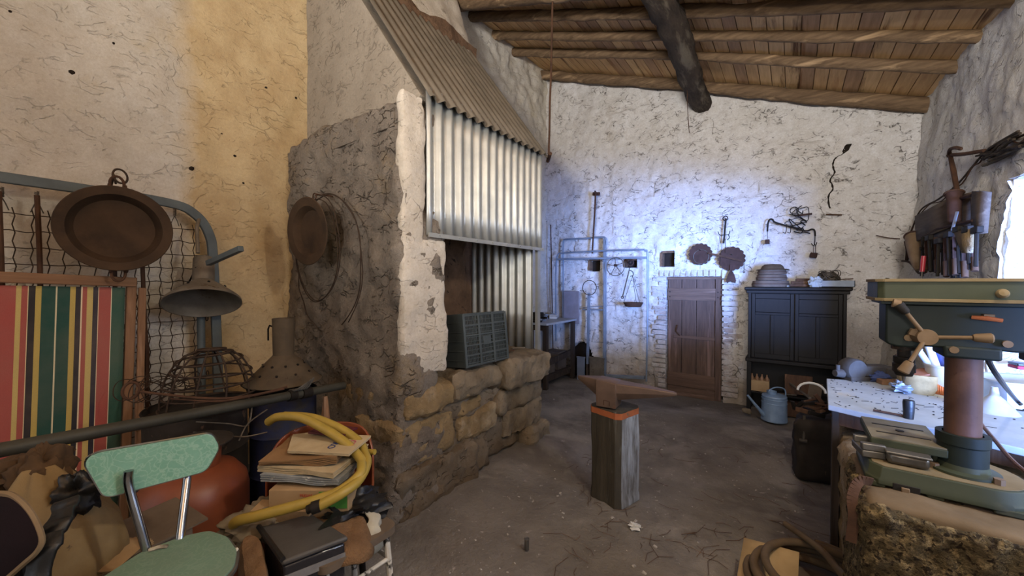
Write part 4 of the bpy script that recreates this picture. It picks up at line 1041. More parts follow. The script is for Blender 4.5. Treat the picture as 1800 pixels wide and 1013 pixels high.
P = curve_pts([atD(*p) for p in ((500, 731, 1.96), (550, 735, 1.93), (600, 755, 1.90), (632, 778, 1.86), (640, 795, 1.82), (645, 815, 1.75), (630, 845, 1.64), (600, 868, 1.56), (561, 890, 1.53))], 8)
MB().tube(P, .0205, 12).build('hose_loop', m_hose, hs, world=True)
P = curve_pts([atD(*p) for p in ((636, 815, 1.72), (632, 835, 1.66), (600, 862, 1.6), (560, 878, 1.56), (500, 895, 1.54), (450, 908, 1.54), (418, 916, 1.56), (412, 922, 1.6), (425, 915, 1.66))], 8)
MB().tube(P, .021, 12).build('hose_loop', m_hose, hs, world=True)
MB().tube([atD(638, 794, 1.86), atD(659, 795, 1.84)], .013, 10).build('hose_stub', m_hose, hs, world=True)
MB().tube([atD(563, 889, 1.53), atD(548, 894, 1.52)], .024, 12).tube([atD(549, 893, 1.525), atD(540, 897, 1.52)], .017, 10).build('connector', m_iron, hs, world=True)
sp2 = thing('tapered_board', 'pale tapered wooden board standing between blue drum and forge', 'board', tuple(onY(572, 735, 1.5)))
p0 = atD(571, 697, 2.62); p1 = Vector((p0.x + .04, p0.y - .02, 0))
MB().bar(p0, p1, .02, .02).build('board_core', m_tan_wood, sp2, world=True)
mb = MB().add([p0 + Vector((-.012, 0, 0)), p0 + Vector((.012, .01, 0)), p1 + Vector((.09, .05, 0)), p1 + Vector((-.09, -.05, 0))], [(0, 1, 2, 3)]); mb.build('board_face', m_tan_wood, sp2, world=True, solid=.014)
# ================================================================== ANVIL
m_anvil = M('worn_anvil', '#6b5648', '#54443a', scale=7, rough=.6, metal=.3, bump=.3, bscale=40, spot='#9a8a72', spotat=.70, c3='#7a4c36', c3at=.58)
m_stump = M('dark_greenish_post', '#4c463b', '#38342c', scale=5, rough=.9, bump=.8, bscale=14, dist=.012, stretch=(3, 3, .5), c3='#6b6a62', c3at=.6, spot='#2a2620', spotat=.70)
m_stump2 = M('chalky_lit_post_side', '#a3a8ae', '#55514c', scale=8, rough=.9, bump=.8, bscale=14, dist=.012, stretch=(3, 3, .5), spot='#5a4a3c', spotat=.60)  # chalk marks plus blue light from the right, put into the colour
m_orange = M('faded_orange_band', '#a8623c', '#8e4e30', scale=10, rough=.85, bump=.4, spot='#6a5a4a', spotat=.62)
pc = atD(1081, 700, 2.76); pc.z = 0
post = thing('anvil_post', 'square dark wooden post with orange painted top band under the anvil', 'post', tuple(pc))
vdir = math.degrees(math.atan2(ray(1081, 700).y, ray(1081, 700).x))
def post_ring(z, sc=1.0):
    out = []
    h = .132 * sc
    for (x, y) in ((-h, -h * .75), (-h * .75, -h), (h * .75, -h), (h, -h * .75), (h, h * .75), (h * .75, h), (-h * .75, h), (-h, h * .75)): out.append(Vector((x, y, z)))
    return out
RT = Matrix.Rotation(R(vdir + 180 + 45 + 8), 4, 'Z')
def post_part(z0, z1, mt, name, n=14, rows=None, scale_=1.0, faces=None):
    mb = MB(); K = 8; S = 5
    for j in range(n + 1):
        z = z0 + (z1 - z0) * j / n
        rg = post_ring(z, scale_ * (1 + .04 * noise.noise(Vector((z * 2.3, 1, 1))) + .05 * (z < .06)))
        for i in range(K):
            for s_ in range(S):
                p = rg[i].lerp(rg[(i + 1) % K], s_ / S); d = Vector((p.x, p.y, 0)).normalized()
                p = p + d * (.008 * noise.fractal(Vector((p.x * 14, p.y * 14, z * 2.5)), .8, 2, 3)); mb.v.append(RT @ p)
    m = K * S
    for j in range(n):
        for i in range(m): mb.f.append((j * m + i, j * m + (i + 1) % m, (j + 1) * m + (i + 1) % m, (j + 1) * m + i))
    mb.f += [tuple(reversed(range(m))), tuple(n * m + i for i in range(m))]
    return mb.build(name, mt, post, ang=30)
pb = post_part(0, .616, m_stump, 'post_body', 20)
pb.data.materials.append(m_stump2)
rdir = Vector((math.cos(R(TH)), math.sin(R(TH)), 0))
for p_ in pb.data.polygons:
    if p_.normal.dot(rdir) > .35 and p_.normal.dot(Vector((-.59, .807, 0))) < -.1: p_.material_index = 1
post_part(.614, .655, m_orange, 'painted_band', 4, scale_=1.015)
post_part(.653, .662, m_stump, 'dusty_top', 1, scale_=.99)
MB().lathe([(0, 0), (.016, 0), (.02, .001), (.018, -.01), (0, -.012)], RT @ Vector((-.133, -.02, .43)), RT.to_3x3() @ Vector((-1, 0, 0)), 10).build('bolt_hole', m_iron, post)
av = thing('anvil', 'two horned rusty iron anvil on the square wooden post', 'anvil', (pc.x, pc.y, .662))
PL = atD(1005, 666, 2.74); PR = atD(1184, 690, 2.38); PL.z = PR.z = 0
u = (PR - PL).normalized(); wv_ = Vector((-u.y, u.x, 0))
cs_ = (Vector((pc.x, pc.y, 0)) - PL).dot(u); L_ = (PR - PL).length
off = PL - Vector((pc.x, pc.y, 0)); off2 = off - u * off.dot(u)
stt = [(0, .012, .150, .172), (cs_ * .33, .036, .105, .174), (cs_ * .60, .058, .065, .176), (cs_ * .62, .066, .012, .176), (cs_ * 1.02, .068, .012, .17), (cs_ * 1.16, .068, .014, .165), (cs_ * 1.17, .062, .06, .165),
       (cs_ * 1.17 + (L_ - cs_ * 1.17) * .5, .042, .095, .16), (L_ * .97, .018, .125, .150), (L_, .008, .132, .146)]
mb = MB(); k = len(stt)
stt = [(a_, b_ * 1.1, c_ if c_ < .02 else c_ * 1.14, d_ * 1.14) for a_, b_, c_, d_ in stt]
for (s_, hw, zb, zt) in stt:
    o = u * (s_ - cs_) + off2 * .3
    for (a, z) in ((-.55 if zb > .03 else -.9, zb), (.55 if zb > .03 else .9, zb), (1, zb + (zt - zb) * .45), (1, zt - .004), (.9, zt), (-.9, zt), (-1, zt - .004), (-1, zb + (zt - zb) * .45)):
        mb.v.append(o + wv_ * hw * a + Vector((0, 0, z)))
for j in range(k - 1):
    for i in range(8): mb.f.append((8 * j + i, 8 * j + (i + 1) % 8, 8 * j + 8 + (i + 1) % 8, 8 * j + 8 + i))
mb.f += [tuple(reversed(range(8))), tuple(8 * (k - 1) + i for i in range(8))]
mb.build('anvil_body', m_anvil, av, bevel=.003, ang=30)
mb = MB(); c = u * -.02 + off2 * .3 + wv_ * -.069
for a, b in (((-.022, .03), (-.022, .062)), ((-.022, .062), (.018, .062)), ((.018, .062), (.018, .03))):
    mb.tube([c + u * a[0] + Vector((0, 0, a[1])), c + u * b[0] + Vector((0, 0, b[1]))], .0035, 6)
mb.build('side_staple', m_rust, av)

# ================================================================== DOOR
m_dw = wood('old_door_wood', '#5f4b40', '#493a32', '#776056', axis=2)
m_dwx = wood('old_door_rail', '#6b5547', '#524036', '#80695c', axis=0)
door = bpy.data.objects.new('door_1', None); COL.objects.link(door); door.location = ((DX0 + DX1) / 2, YB + .04, 0); MW['door_1'] = Matrix.Translation(door.location)
setp(door, 'small weathered brown plank door in the whitewashed back wall', kind='structure')
def dX(px): return onY(px, 600, YB + .04).x
edges = [1174, 1198, 1224, 1257, 1269]
for i in range(4):
    xa, xb = dX(edges[i]), dX(edges[i + 1])
    MB().bb((xa + .003, YB + .035 - (.02 if i == 3 else 0), -.04), (xb - .003, YB + .06, 1.60)).build('plank', m_dw, door, world=True, bevel=.003)
xa, xb = dX(1174), dX(1269)
for z0, z1, xx0, xx1, dy in ((1.30, 1.47, xa, xb, .02), (.76, .80, dX(1184), dX(1257), .015), (.08, .27, xa, xb, .02)):
    MB().bb((xx0, YB + .038 - dy, z0), (xx1, YB + .036, z1)).build('rail', m_dwx, door, world=True, bevel=.004)
MB().bb((xa, YB + .03, -.06), (xb, YB + .05, .07)).build('kick_board', m_dwx, door, world=True)
MB().tube([(dX(1192), YB + .01, .95), (dX(1190), YB + .0, .86), (dX(1196), YB + .01, .80)], .008, 6).build('latch', m_rust, door, world=True)
for a in (1178, 1262):
    for z in (1.35, 1.42): MB().cyl((dX(a), YB + .02, z), (dX(a), YB + .012, z), .008, n=8).build('nail', m_iron, door, world=True)
MB().bb((DX0 - .0, YB - .0, DZ - .035), (DX1, YB + .09, DZ + .0)).build('lintel', m_dwx, door, world=True)

# ================================================================== CABINET
m_cab = M('black_brown_cabinet', '#1b1816', '#131110', scale=5, rough=.62, bump=.15, stretch=(5, 5, 1), spot='#2e2822', spotat=.70, c3='#241f1b', c3at=.62)
CX0, CX1, CF, CB = -.435, .50, 5.40, 5.68
cab = thing('dark_cabinet', 'tall black brown wooden cabinet with two panelled doors on open base', 'cabinet', ((CX0 + CX1) / 2, CF, 0))
def cb_(a, b, name, bev=.004, mt=m_cab, par=cab): return MB().bb(a, b).build(name, mt, par, world=True, bevel=bev)
cb_((CX0 + .02, CF + .03, .64), (CX1 - .02, CB, 1.46), 'carcass')
cb_((CX0 - .02, CF - .02, 1.46), (CX1 + .03, CB, 1.50), 'cornice', .012)
cb_((CX0, CF - .0, 1.425), (CX1 + .01, CB, 1.46), 'frieze', .006)
cb_((CX0 - .005, CF - .01, .60), (CX1 + .005, CB, .645), 'base_moulding', .008)
for xx in (CX0 + .02, CX1 - .045): cb_((xx, CF, .64), (xx + .03, CF + .04, 1.43), 'stile')
for xx in (CX0 + .01, CX1 - .055):
    for yy in (CF + .01, CB - .06): cb_((xx, yy, 0), (xx + .045, yy + .045, .61), 'leg')
cb_((CX0 + .03, CF + .03, .22), (CX1 - .03, CB - .02, .24), 'lower_shelf')
cb_((CX0 + .03, CB - .02, .0), (CX1 - .03, CB - .01, .61), 'back_panel')
xm = onY(1396, 600, CF).x
for (a, b) in ((CX0 + .055, xm - .004), (xm + .004, CX1 - .05)):
    d = cb_((a, CF + .012, .655), (b, CF + .03, 1.42), 'door')
    s = .035
    for q in (((a, CF - .004, .655), (a + s, CF + .014, 1.42)), ((b - s, CF - .004, .655), (b, CF + .014, 1.42)), ((a + s, CF - .004, .655), (b - s, CF + .014, .71)), ((a + s, CF - .004, 1.36), (b - s, CF + .014, 1.42)), ((a + s, CF - .008, 1.17), (b - s, CF + .014, 1.20)), (((a + b) / 2 - .018, CF - .002, .71), ((a + b) / 2 + .018, CF + .014, 1.17))):
        o = MB().bb(*q); MW[d.name] = MW[cab.name]; o.build('door_frame', m_cab, d, world=True, bevel=.004)
    for q in (((a + s, CF + .004, 1.2), (b - s, CF + .013, 1.36)),): MB().bb(*q).build('upper_panel', m_cab, d, world=True, bevel=.006)
MB().cyl((xm - .02, CF - .004, 1.0), (xm - .02, CF - .02, 1.0), .009, .012, 12).build('knob', m_iron, cab, world=True)
TZ = 1.502
# things on top
def cylthing(name, label, cat, c, prof, mt, group=None, part='body', n=36, axis=(0, 0, 1)):
    t = thing(name, label, cat, c, 0, group); MB().lathe(prof, (0, 0, 0), axis, n).build(part, mt, t); return t
m_leather = M('grey_brown_leather', '#6b5c50', '#504339', scale=6, rough=.85, bump=.4, bscale=30, spot='#8a8078', spotat=.66)
xs = onY(1354, 495, 5.54).x
for i, (r_, h_, zz, dx, lab) in enumerate(((.20, .075, 0, -.0, 'wide brown round sieve, lowest of the stack on the cabinet'), (.165, .07, .076, .01, 'grey brown round sieve in the middle of the stack on the cabinet'), (.155, .06, .147, .015, 'dark round sieve at the top of the stack on the cabinet'))):
    t = thing('round_sieve', lab, 'sieve', (xs + dx, 5.545 + (.0 if i else -.02), TZ + zz), 0, 'sieves stacked on the cabinet')
    rr = r_ * .92
    MB().lathe([(rr - .01, 0), (rr, .0), (rr + .006, h_ * .3), (rr, h_ * .6), (rr - .004, h_ - .004), (rr - .014, h_ - .004)], n=36).build('rim', m_leather, t)
    MB().lathe([(0, h_ - .012), (rr - .012, h_ - .012), (rr - .012, h_ - .02), (0, h_ - .02)], n=36).build('mesh_disc', m_clay, t)
    MB().ring((0, 0, h_ * .45), rr + .005, .004, n=36).build('band', m_rust, t)
cylthing('felt_hat', 'limp brown felt hat thrown over the sieves on the cabinet', 'hat', (xs + .02, 5.55, TZ + .207), [(.17, -.01), (.16, .0), (.12, .006), (.105, .04), (.08, .06), (0, .066)], M('brown_felt', '#5a4a38', '#453829', rough=1, bump=.5), part='crown')
pk_ = thing('plank_pile', 'short dark planks lying behind the rag on the cabinet top', 'plank', (onY(1410, 498, 5.56).x, 5.56, TZ))
for k in range(3):
    MB().box((.0 + .02 * k, .02 * k - .03, .018 + .032 * k), (.30 - .05 * k, .07, .03), (0, 0, 6 - 5 * k)).build('plank', m_woodbr, pk_, bevel=.003)
cylthing('jar_lid', 'small grey lid lying at the front of the cabinet top', 'lid', (onY(1384, 500, 5.43).x, 5.44, TZ), [(0, 0), (.028, 0), (.028, .016), (.022, .02), (0, .021)], m_steel, n=20)
tr_ = thing('metal_tray', 'blue grey metal tray under the wire coil on the cabinet', 'tray', (onY(1467, 496, 5.54).x, 5.53, TZ))
m_trayb = M('blue_grey_tin', '#8590a0', '#6e7784', scale=6, rough=.55, metal=.3, bump=.1)
MB().bb((-.16, -.11, 0), (.16, .11, .006)).build('tray_base', m_trayb, tr_)
for a, b in (((-.16, -.11, 0), (.16, -.104, .07)), ((-.16, .104, 0), (.16, .11, .07)), ((-.16, -.11, 0), (-.154, .11, .07)), ((.154, -.11, 0), (.16, .11, .07))): MB().bb(a, b).build('tray_wall', m_trayb, tr_)
wc = thing('wire_ball', 'tangled coil of grey wire heaped on the metal tray', 'wire', (onY(1459, 480, 5.5).x, 5.52, TZ + .008))
for k in range(26):
    c = Vector((rnd.uniform(-.02, .02), rnd.uniform(-.02, .02), .09 + rnd.uniform(-.02, .03)))
    MB().ring(c, rnd.uniform(.06, .10), .004, (rnd.uniform(-1, 1), rnd.uniform(-1, 1), rnd.uniform(.3, 1.2)), 20, 4, sq=rnd.uniform(.7, 1)).build('wire_loop', m_wirel, wc)
rg_ = thing('pale_rag', 'crumpled pale blue rag hanging at the front of the cabinet top', 'rag', (onY(1435, 483, 5.42).x, 5.43, TZ))
cloth_blob((0, 0, .055), .05, .035, .055, 6, .8, 30).build('rag_cloth', M('pale_rag', '#b9c4cc', '#9aa4ac', rough=.9), rg_, ang=70)
stq = thing('thin_stick', 'thin dark stick poking out right of the wire coil', 'stick', (onY(1475, 484, 5.5).x, 5.55, TZ + .072))
MB().tube([(-.02, 0, .008), (.12, -.02, .02)], .006, 6).build('stick_shaft', m_woodbr, stq)
# under the cabinet
bt = thing('bottle_carton', 'tan carton of small brown bottles on the cabinet lower shelf', 'carton', (onY(1335, 670, 5.5).x, 5.52, .242))
MB().bb((-.10, -.08, 0), (.10, .08, .13)).build('carton_body', m_card, bt, bevel=.003)
for k in range(4):
    MB().lathe([(0, 0), (.018, 0), (.018, .04), (.008, .06), (.008, .08), (0, .08)], (-.075 + .05 * k, -.03, .12), n=12).build('bottle', m_tan_wood, bt)
jk = thing('junk_board', 'dark short boards leaning under the cabinet beside the carton', 'board', (.05, 5.5, .242))
MB().box((.03, .02, .12), (.26, .02, .22), (-12, 0, 4)).build('board', m_woodbr, jk); MB().box((.18, -.02, .09), (.12, .02, .17), (-10, 6, -10)).build('board', m_card_g, jk)
md = thing('dark_box', 'dark wooden box standing on the floor under the cabinet', 'box', (.12, 5.5, 0))
MB().bb((-.2, -.06, 0), (.25, .1, .16)).build('box_body', m_woodbr, md, bevel=.004)
sk2 = thing('pale_stone', 'small pale stone on the floor by the cabinet left leg', 'stone', tuple(onZ(1312, 724, .02)))
rough_box((-.05, -.03, -.02), (.05, .03, .04), res=.012, rad=.02, amp=.012, freq=12).build('stone_body', m_granite_grey, sk2)
# watering can
wcx = atD(1361, 700, 4.30)
can = thing('watering_can', 'light blue metal watering can on the floor before the cabinet', 'watering can', (wcx.x, wcx.y, 0))
m_canb = M('light_blue_zinc', '#8fa6bf', '#7189a3', scale=7, rough=.5, metal=.3, bump=.15, spot='#5b5a55', spotat=.64)
MB().lathe([(0, .0), (.125, .0), (.128, .01), (.125, .02), (.118, .26), (.122, .27), (.117, .28), (.06, .30), (0, .302)], n=40).build('can_body', m_canb, can)
MB().ring((0, 0, .20), .121, .004, n=40).ring((0, 0, .245), .12, .004, n=40).build('hoop', m_canb, can)
lt = Vector((-.807, -.59, 0)) ; 
MB().tube([lt * .11 + Vector((0, 0, .05)), lt * .22 + Vector((0, 0, .18)), lt * .30 + Vector((0, 0, .28))], [.022, .015, .011], 12).build('spout', m_canb, can)
MB().tube(curve_pts([lt * .06 + Vector((0, 0, .285)), lt * .05 + Vector((0, 0, .34)), Vector((.0, .0, .37)) - lt * .03, -lt * .12 + Vector((0, 0, .34)), -lt * .125 + Vector((0, 0, .22))], 6), .007, 7).build('handle', m_canb, can)
MB().lathe([(.045, 0), (.05, .04), (.045, .04)], lt * .03 + Vector((0, 0, .29)), n=20).build('filler_mouth', m_canb, can)
for i, (p0, p1, r_, lb) in enumerate((((1318, 688, 4.7), (1400, 695, 4.2), .008, 'thin grey rod lying behind the watering can'), ((1380, 668, 4.6), (1424, 700, 4.0), .014, 'grey stick leaning from the cabinet towards the dark block'))):
    a, b = atD(*p0), atD(*p1); t = thing('stick', lb, 'stick', tuple((a + b) / 2)); MB().tube([a, b], r_, 7).build('stick_shaft', m_greysheet, t, world=True)

# ================================================================== ON THE BACK WALL
WYf = YB - .055
def W(px, py, d=0): return onY(px, py, WYf - d)
def scallop(c, r_, n, m4=None):
    poly = []
    for i in range(n * 8):
        a = 2 * math.pi * i / (n * 8); rr = r_ * (.90 + .10 * abs(math.sin(a * n / 2))); poly.append((rr * math.cos(a), rr * math.sin(a)))
    return poly
m_rustd = M('dark_rust', '#4c3630', '#35261f', scale=10, rough=.85, metal=.2, bump=.3)
for i, (px, py, r_, lb) in enumerate(((1231, 447, .150, 'scalloped rusty disc with a ring on the back wall, left one'), (1286, 455, .160, 'scalloped rusty disc hung under the hook, right one'))):
    c = W(px, py); t = thing('scalloped_disc', lb, 'iron disc', tuple(c), 0, 'scalloped iron discs on the back wall')
    mm4 = frame_m(Vector((0, 0, 0)), (1, 0, 0), (0, 0, 1))
    MB().prism(scallop(None, r_, 15), mm4, .012).build('plate', m_rustd, t)
    if i == 0: MB().ring((.01, -.012, -.035), .095, .004, (0, 1, 0), 30, 6).build('wire_ring', m_wirel, t)
    MB().cyl((0, 0, .05), (0, -.03, .055), .007, n=8).build('nail', m_iron, t)
bt_ = thing('iron_bar', 'rusty bar lying across the two scalloped discs', 'bar', tuple(W(1275, 452)))
MB().bar(W(1245, 445, .03), W(1304, 459, .03), .014, .022).build('bar_body', m_rust, bt_, world=True)
hk = thing('hook_hanger', 'iron hook hanger with curved arms above the right scalloped disc', 'hook', tuple(W(1275, 400)))
mb = MB().bar(W(1276, 384, .01), W(1272, 428, .02), .012, .02); mb.build('shank', m_iron, hk, world=True)
MB().ring(W(1275, 384, .01), .028, .006, (0, 1, 0), 18, 6).build('eye', m_iron, hk, world=True)
MB().tube(curve_pts([W(1262, 407, .02), W(1265, 413, .02), W(1273, 413, .02), W(1281, 412, .02), W(1283, 406, .02)], 5), .005, 6).build('arm', m_iron, hk, world=True)
MB().tube(curve_pts([W(1264, 415, .02), W(1266, 425, .02), W(1268, 435, .02), W(1265, 470, .02)], 5), .003, 5).build('wire', m_wire, hk, world=True)
MB().tube([W(1275, 420, .02), W(1275, 445, .02)], .004, 5).build('wire', m_wire, hk, world=True)
MB().tube(curve_pts([W(1280, 412, .02), W(1282, 418, .02), W(1278, 422, .02)], 5), .005, 5).build('arm', m_iron, hk, world=True)
bl = thing('iron_trowel', 'rusty flared iron blade hanging beside the door lintel', 'blade', tuple(W(1285, 480)))
mm4 = frame_m(W(1285, 482, .02), (1, 0, 0), (0, 0, 1))
MB().prism([(-.012, .12), (.012, .12), (.014, .04), (.04, -.01), (.058, -.085), (.05, -.12), (.0, -.09), (-.045, -.12), (-.055, -.085), (-.035, -.01), (-.014, .04)], mm4, .012).build('blade_plate', m_rustd, bl, world=True)
hk2 = thing('small_hook', 'small rusty hook on a nail right of the flared blade', 'hook', tuple(W(1308, 470)))
MB().tube(curve_pts([W(1308, 462), W(1308, 475, .01), W(1307, 480, .02), W(1310, 478, .02)], 5), .004, 5).build('hook_wire', m_wire, hk2, world=True)
sy = thing('steelyard_balance', 'black iron steelyard balance with hooks hung on the back wall', 'balance', tuple(W(1390, 400)))
bp = curve_pts([W(1349, 407, .04), W(1350, 393, .04), W(1353, 386, .04), W(1358, 386, .04), W(1363, 391, .04), W(1390, 399, .04), W(1416, 406, .04), W(1427, 403, .04), W(1432, 406, .04), W(1433, 415, .04)], 5)
MB().tube(bp, .009, 8).build('beam', m_iron, sy, world=True)
MB().tube([W(1349, 405, .04), W(1349, 420, .04)], .003, 5).build('chain', m_wire, sy, world=True)
MB().box(W(1349, 425, .04), (.045, .04, .055)).build('weight', m_rustd, sy, world=True, bevel=.006)
MB().tube(curve_pts([W(1433, 410, .04), W(1432, 428, .04), W(1430, 432, .04), W(1426, 428, .04)], 5), .005, 6).tube(curve_pts([W(1432, 428, .04), W(1434, 432, .04), W(1436, 426, .04)], 4), .004, 6).build('end_hook', m_iron, sy, world=True)
for a in (1382, 1390):
    MB().tube(curve_pts([W(a, 395, .04), W(a, 405, .04), W(a - 2, 410, .04), W(a - 6, 408, .04)], 5), .004, 5).build('middle_hook', m_wire, sy, world=True)
MB().tube([W(1430, 432, .03), W(1430, 445, .02)], .003, 5).tube([W(1434, 432, .03), W(1434, 445, .02)], .003, 5).build('chain', m_wire, sy, world=True)
MB().box(W(1430, 449, .02), (.07, .05, .06), (0, 10, 0)).build('pan_block', m_rustd, sy, world=True, bevel=.01)
tg = thing('iron_tangle', 'tangle of old iron hooks and bars above the steelyard balance', 'ironwork', tuple(W(1398, 380)))
rr2 = random.Random(3)
for k in range(12):
    c = W(rr2.uniform(1388, 1412), rr2.uniform(368, 402), rr2.uniform(.02, .08))
    P = [c + Vector((rr2.uniform(-.08, .08), rr2.uniform(-.02, .02), rr2.uniform(-.08, .08))) for _ in range(4)]
    MB().tube(curve_pts(P, 5), rr2.uniform(.003, .007), 6).build('iron_piece', m_iron, tg, world=True)
MB().bar(W(1403, 379, .05), W(1427, 376, .1), .02, .02).build('bracket', m_rustd, tg, world=True)
MB().ring(W(1396, 370, .04), .04, .005, (0, 1, 0), 18, 6).build('ring', m_iron, tg, world=True)
ns = thing('wall_nail', 'short iron spike in the wall above the cabinet right end', 'nail', tuple(W(1463, 377)))
MB().tube([W(1452, 377), W(1480, 378, .03)], .008, 6).build('spike', m_rust, ns, world=True)

# ================================================================== BACK LEFT CORNER
m_bench_dark = wood('dark_bench_wood', '#3e342c', '#2c2520', '#50453a', axis=2)
m_zinc = M('pale_bench_top', '#aab2bd', '#8b929c', scale=5, rough=.6, bump=.15, spot='#5b5046', spotat=.66)
wbn = thing('corner_workbench', 'dark wooden workbench with pale top in the back left corner', 'workbench', (-3.1, 5.1, 0))
bz = .965
MB().bb((-3.44, 4.66, bz - .03), (-2.80, 5.62, bz)).build('bench_top', m_zinc, wbn, world=True, bevel=.004)
for (x_, y_) in ((-2.85, 4.72), (-2.85, 5.56), (-3.36, 4.72), (-3.36, 5.56), (-3.1, 4.72)):
    MB().bb((x_ - .03, y_ - .03, 0), (x_ + .03, y_ + .03, bz - .03)).build('leg', m_bench_dark, wbn, world=True, bevel=.003)
for (a, b, zz) in (((-2.88, 4.72), (-2.88, 5.56), .36), ((-2.90, 4.72), (-2.90, 5.56), .13)): MB().bar((a[0], a[1], zz), (b[0], b[1], zz + (.06 if zz > .3 else 0)), .04, .09).build('side_rail', m_bench_dark, wbn, world=True, bevel=.003)
MB().bb((-3.4, 4.70, .16), (-2.86, 5.6, .19)).build('low_shelf', m_bench_dark, wbn, world=True)
MB().bb((-3.38, 4.70, bz - .11), (-2.84, 4.735, bz - .03)).build('apron', m_bench_dark, wbn, world=True)
m_bshade = M('grey_rubble_box', '#5b524a', '#423a33', scale=6, rough=.9, bump=.4)
for k, (x_, y_, w__, h_, lb) in enumerate(((-3.02, 4.95, .24, .16, 'grey box on the bench lower shelf near the front leg'), (-3.04, 5.33, .26, .26, 'taller grey box on the bench lower shelf near the wall'))):
    t = thing('storage_box', lb, 'box', (x_, y_, .19)); MB().bb((-w__ / 2, -.13, 0), (w__ / 2, .13, h_)).build('box_body', m_bshade, t, bevel=.006); MB().box((0, 0, h_ + .006), (w__ + .02, .28, .012)).build('lid', m_bshade, t)
vs = thing('bench_vise', 'black iron bench vise clamped on the corner workbench', 'vise', (-3.02, 4.68, bz))
m_vise = m_iron
MB().bb((-.08, .0, 0), (.06, .12, .03)).bb((-.05, .02, .03), (.03, .10, .09)).build('vise_base', m_vise, vs, bevel=.006)
MB().bb((-.07, .0, .09), (.0, .12, .15)).build('fixed_jaw', m_vise, vs, bevel=.008)
MB().bb((.03, .0, .06), (.09, .12, .15)).build('moving_jaw', m_vise, vs, bevel=.008)
MB().cyl((.08, .06, .075), (.17, .06, .075), .018, n=14).build('screw', m_vise, vs)
MB().tube([(.16, .0, .06), (.16, .12, .09)], .007, 8).build('vise_handle', m_vise, vs)
rr3 = random.Random(11)
for k in range(9):
    x_ = rr3.uniform(-3.30, -2.92); y_ = 4.92 + .075 * k
    lb = ['pale tin box', 'flat blue tin', 'small white packet', 'grey metal offcut', 'pale rectangular tin', 'thin blue packet', 'short grey block', 'white paper bundle', 'dark small box'][k]
    t = thing('bench_tin', lb + ' among the clutter on the corner workbench', 'box', (x_, y_, bz), rr3.uniform(-40, 40))
    s1, s2, s3 = rr3.uniform(.08, .16), rr3.uniform(.04, .06), rr3.uniform(.025, .09)
    MB().bb((-s1 / 2, -s2 / 2, 0), (s1 / 2, s2 / 2, s3)).build('tin_body', [m_zinc, m_trayb, m_white, m_steel][k % 4], t, bevel=.004)
    MB().bb((-s1 / 2 - .002, -s2 / 2 - .002, s3 * .72), (s1 / 2 + .002, s2 / 2 + .002, s3 * .8)).build('lid_edge', m_steel, t)
bp_ = thing('grey_board', 'grey mauve panel standing on the corner workbench against the wall', 'panel', tuple(onY(1004, 560, 5.6)))
MB().bb(onY(990, 568, 5.60) , onY(1019, 512, 5.625)).build('panel_plate', M('mauve_grey_panel', '#85818a', '#706b70', rough=.8, bump=.2), bp_, world=True, bevel=.01)
def pipeframe(name, label, pts_, r_, mt, Y, extra=()):
    t = thing(name, label, 'bed frame', tuple(onY(pts_[len(pts_) // 2][0], pts_[len(pts_) // 2][1], Y)) [:2] + (0,))
    MB().tube(curve_pts([onY(a, b, Y) for a, b in pts_], 6), r_, 8).build('outer_tube', mt, t, world=True)
    for (nm, a, b, w__, h_) in extra: MB().bar(onY(a[0], a[1], Y), onY(b[0], b[1], Y), w__, h_, up=(0, 1, 0)).build(nm, mt, t, world=True, bevel=.003)
    return t
m_blueframe = M('blue_grey_frame', '#8390a0', '#6c7580', scale=6, rough=.5, metal=.3, bump=.1, spot='#4a4640', spotat=.68)
pipeframe('tall_pipe_frame', 'tall narrow metal pipe frame leaning in the back left corner', [(990, 560), (990, 500), (990, 440), (991, 424), (995, 421), (1030, 419), (1058, 417), (1065, 420), (1066, 430)], .014, m_blueframe, 5.63,
          [('flat_leg', (1063, 420), (1063, 669), .03, .06), ('cross_bar', (1024, 544), (1062, 545), .02, .04), ('cross_bar', (1024, 541), (1062, 538), .01, .015)])
pipeframe('wide_bed_frame', 'wide rounded bed frame on end against the back wall', [(977, 600), (977, 500), (978, 460), (981, 448), (990, 445), (1060, 441), (1125, 439), (1134, 441), (1138, 452), (1138, 560), (1136, 671)], .013, m_blueframe, 5.56,
          [('flat_bar', (979, 456), (1137, 453), .03, .062), ('bottom_channel', (1066, 661), (1133, 664), .04, .07)])
pf = thing('flat_iron_strip', 'pale blue flat strip standing beside the grey mauve panel', 'strip', tuple(onY(1034, 640, 5.6))[:2] + (0,))
MB().bar(onY(1035, 515, 5.6), onY(1033, 640, 5.55), .02, .06, up=(0, 1, 0)).build('strip_body', m_blueframe, pf, world=True)
MB().bar(onY(1033, 640, 5.55), Vector((onY(1032, 672, 5.5).x, 5.5, 0)), .02, .06, up=(0, 1, 0)).build('strip_foot', m_bench_dark, pf, world=True)
for i, (px, py, r_, lb) in enumerate(((1082, 469, .135, 'spoked wire wheel hung on the wide bed frame'), (1036, 506, .115, 'plain thin wire hoop behind the narrow pipe frame'))):
    c = onY(px, py, 5.52); t = thing('wire_hoop', lb, 'wheel', tuple(c))
    MB().ring((0, 0, 0), r_, .006, (0, 1, 0), 36, 6).build('rim', m_wirel if i == 0 else m_wire, t)
    if i == 0:
        for k in range(5):
            a = 2 * math.pi * k / 5 + .4; MB().tube([(0, 0, .02), (r_ * math.cos(a), 0, r_ * math.sin(a))], .0045, 5).build('spoke', m_wire, t)
        MB().cyl((0, .03, .02), (0, -.03, .02), .02, n=10).build('hub', m_rustd, t)
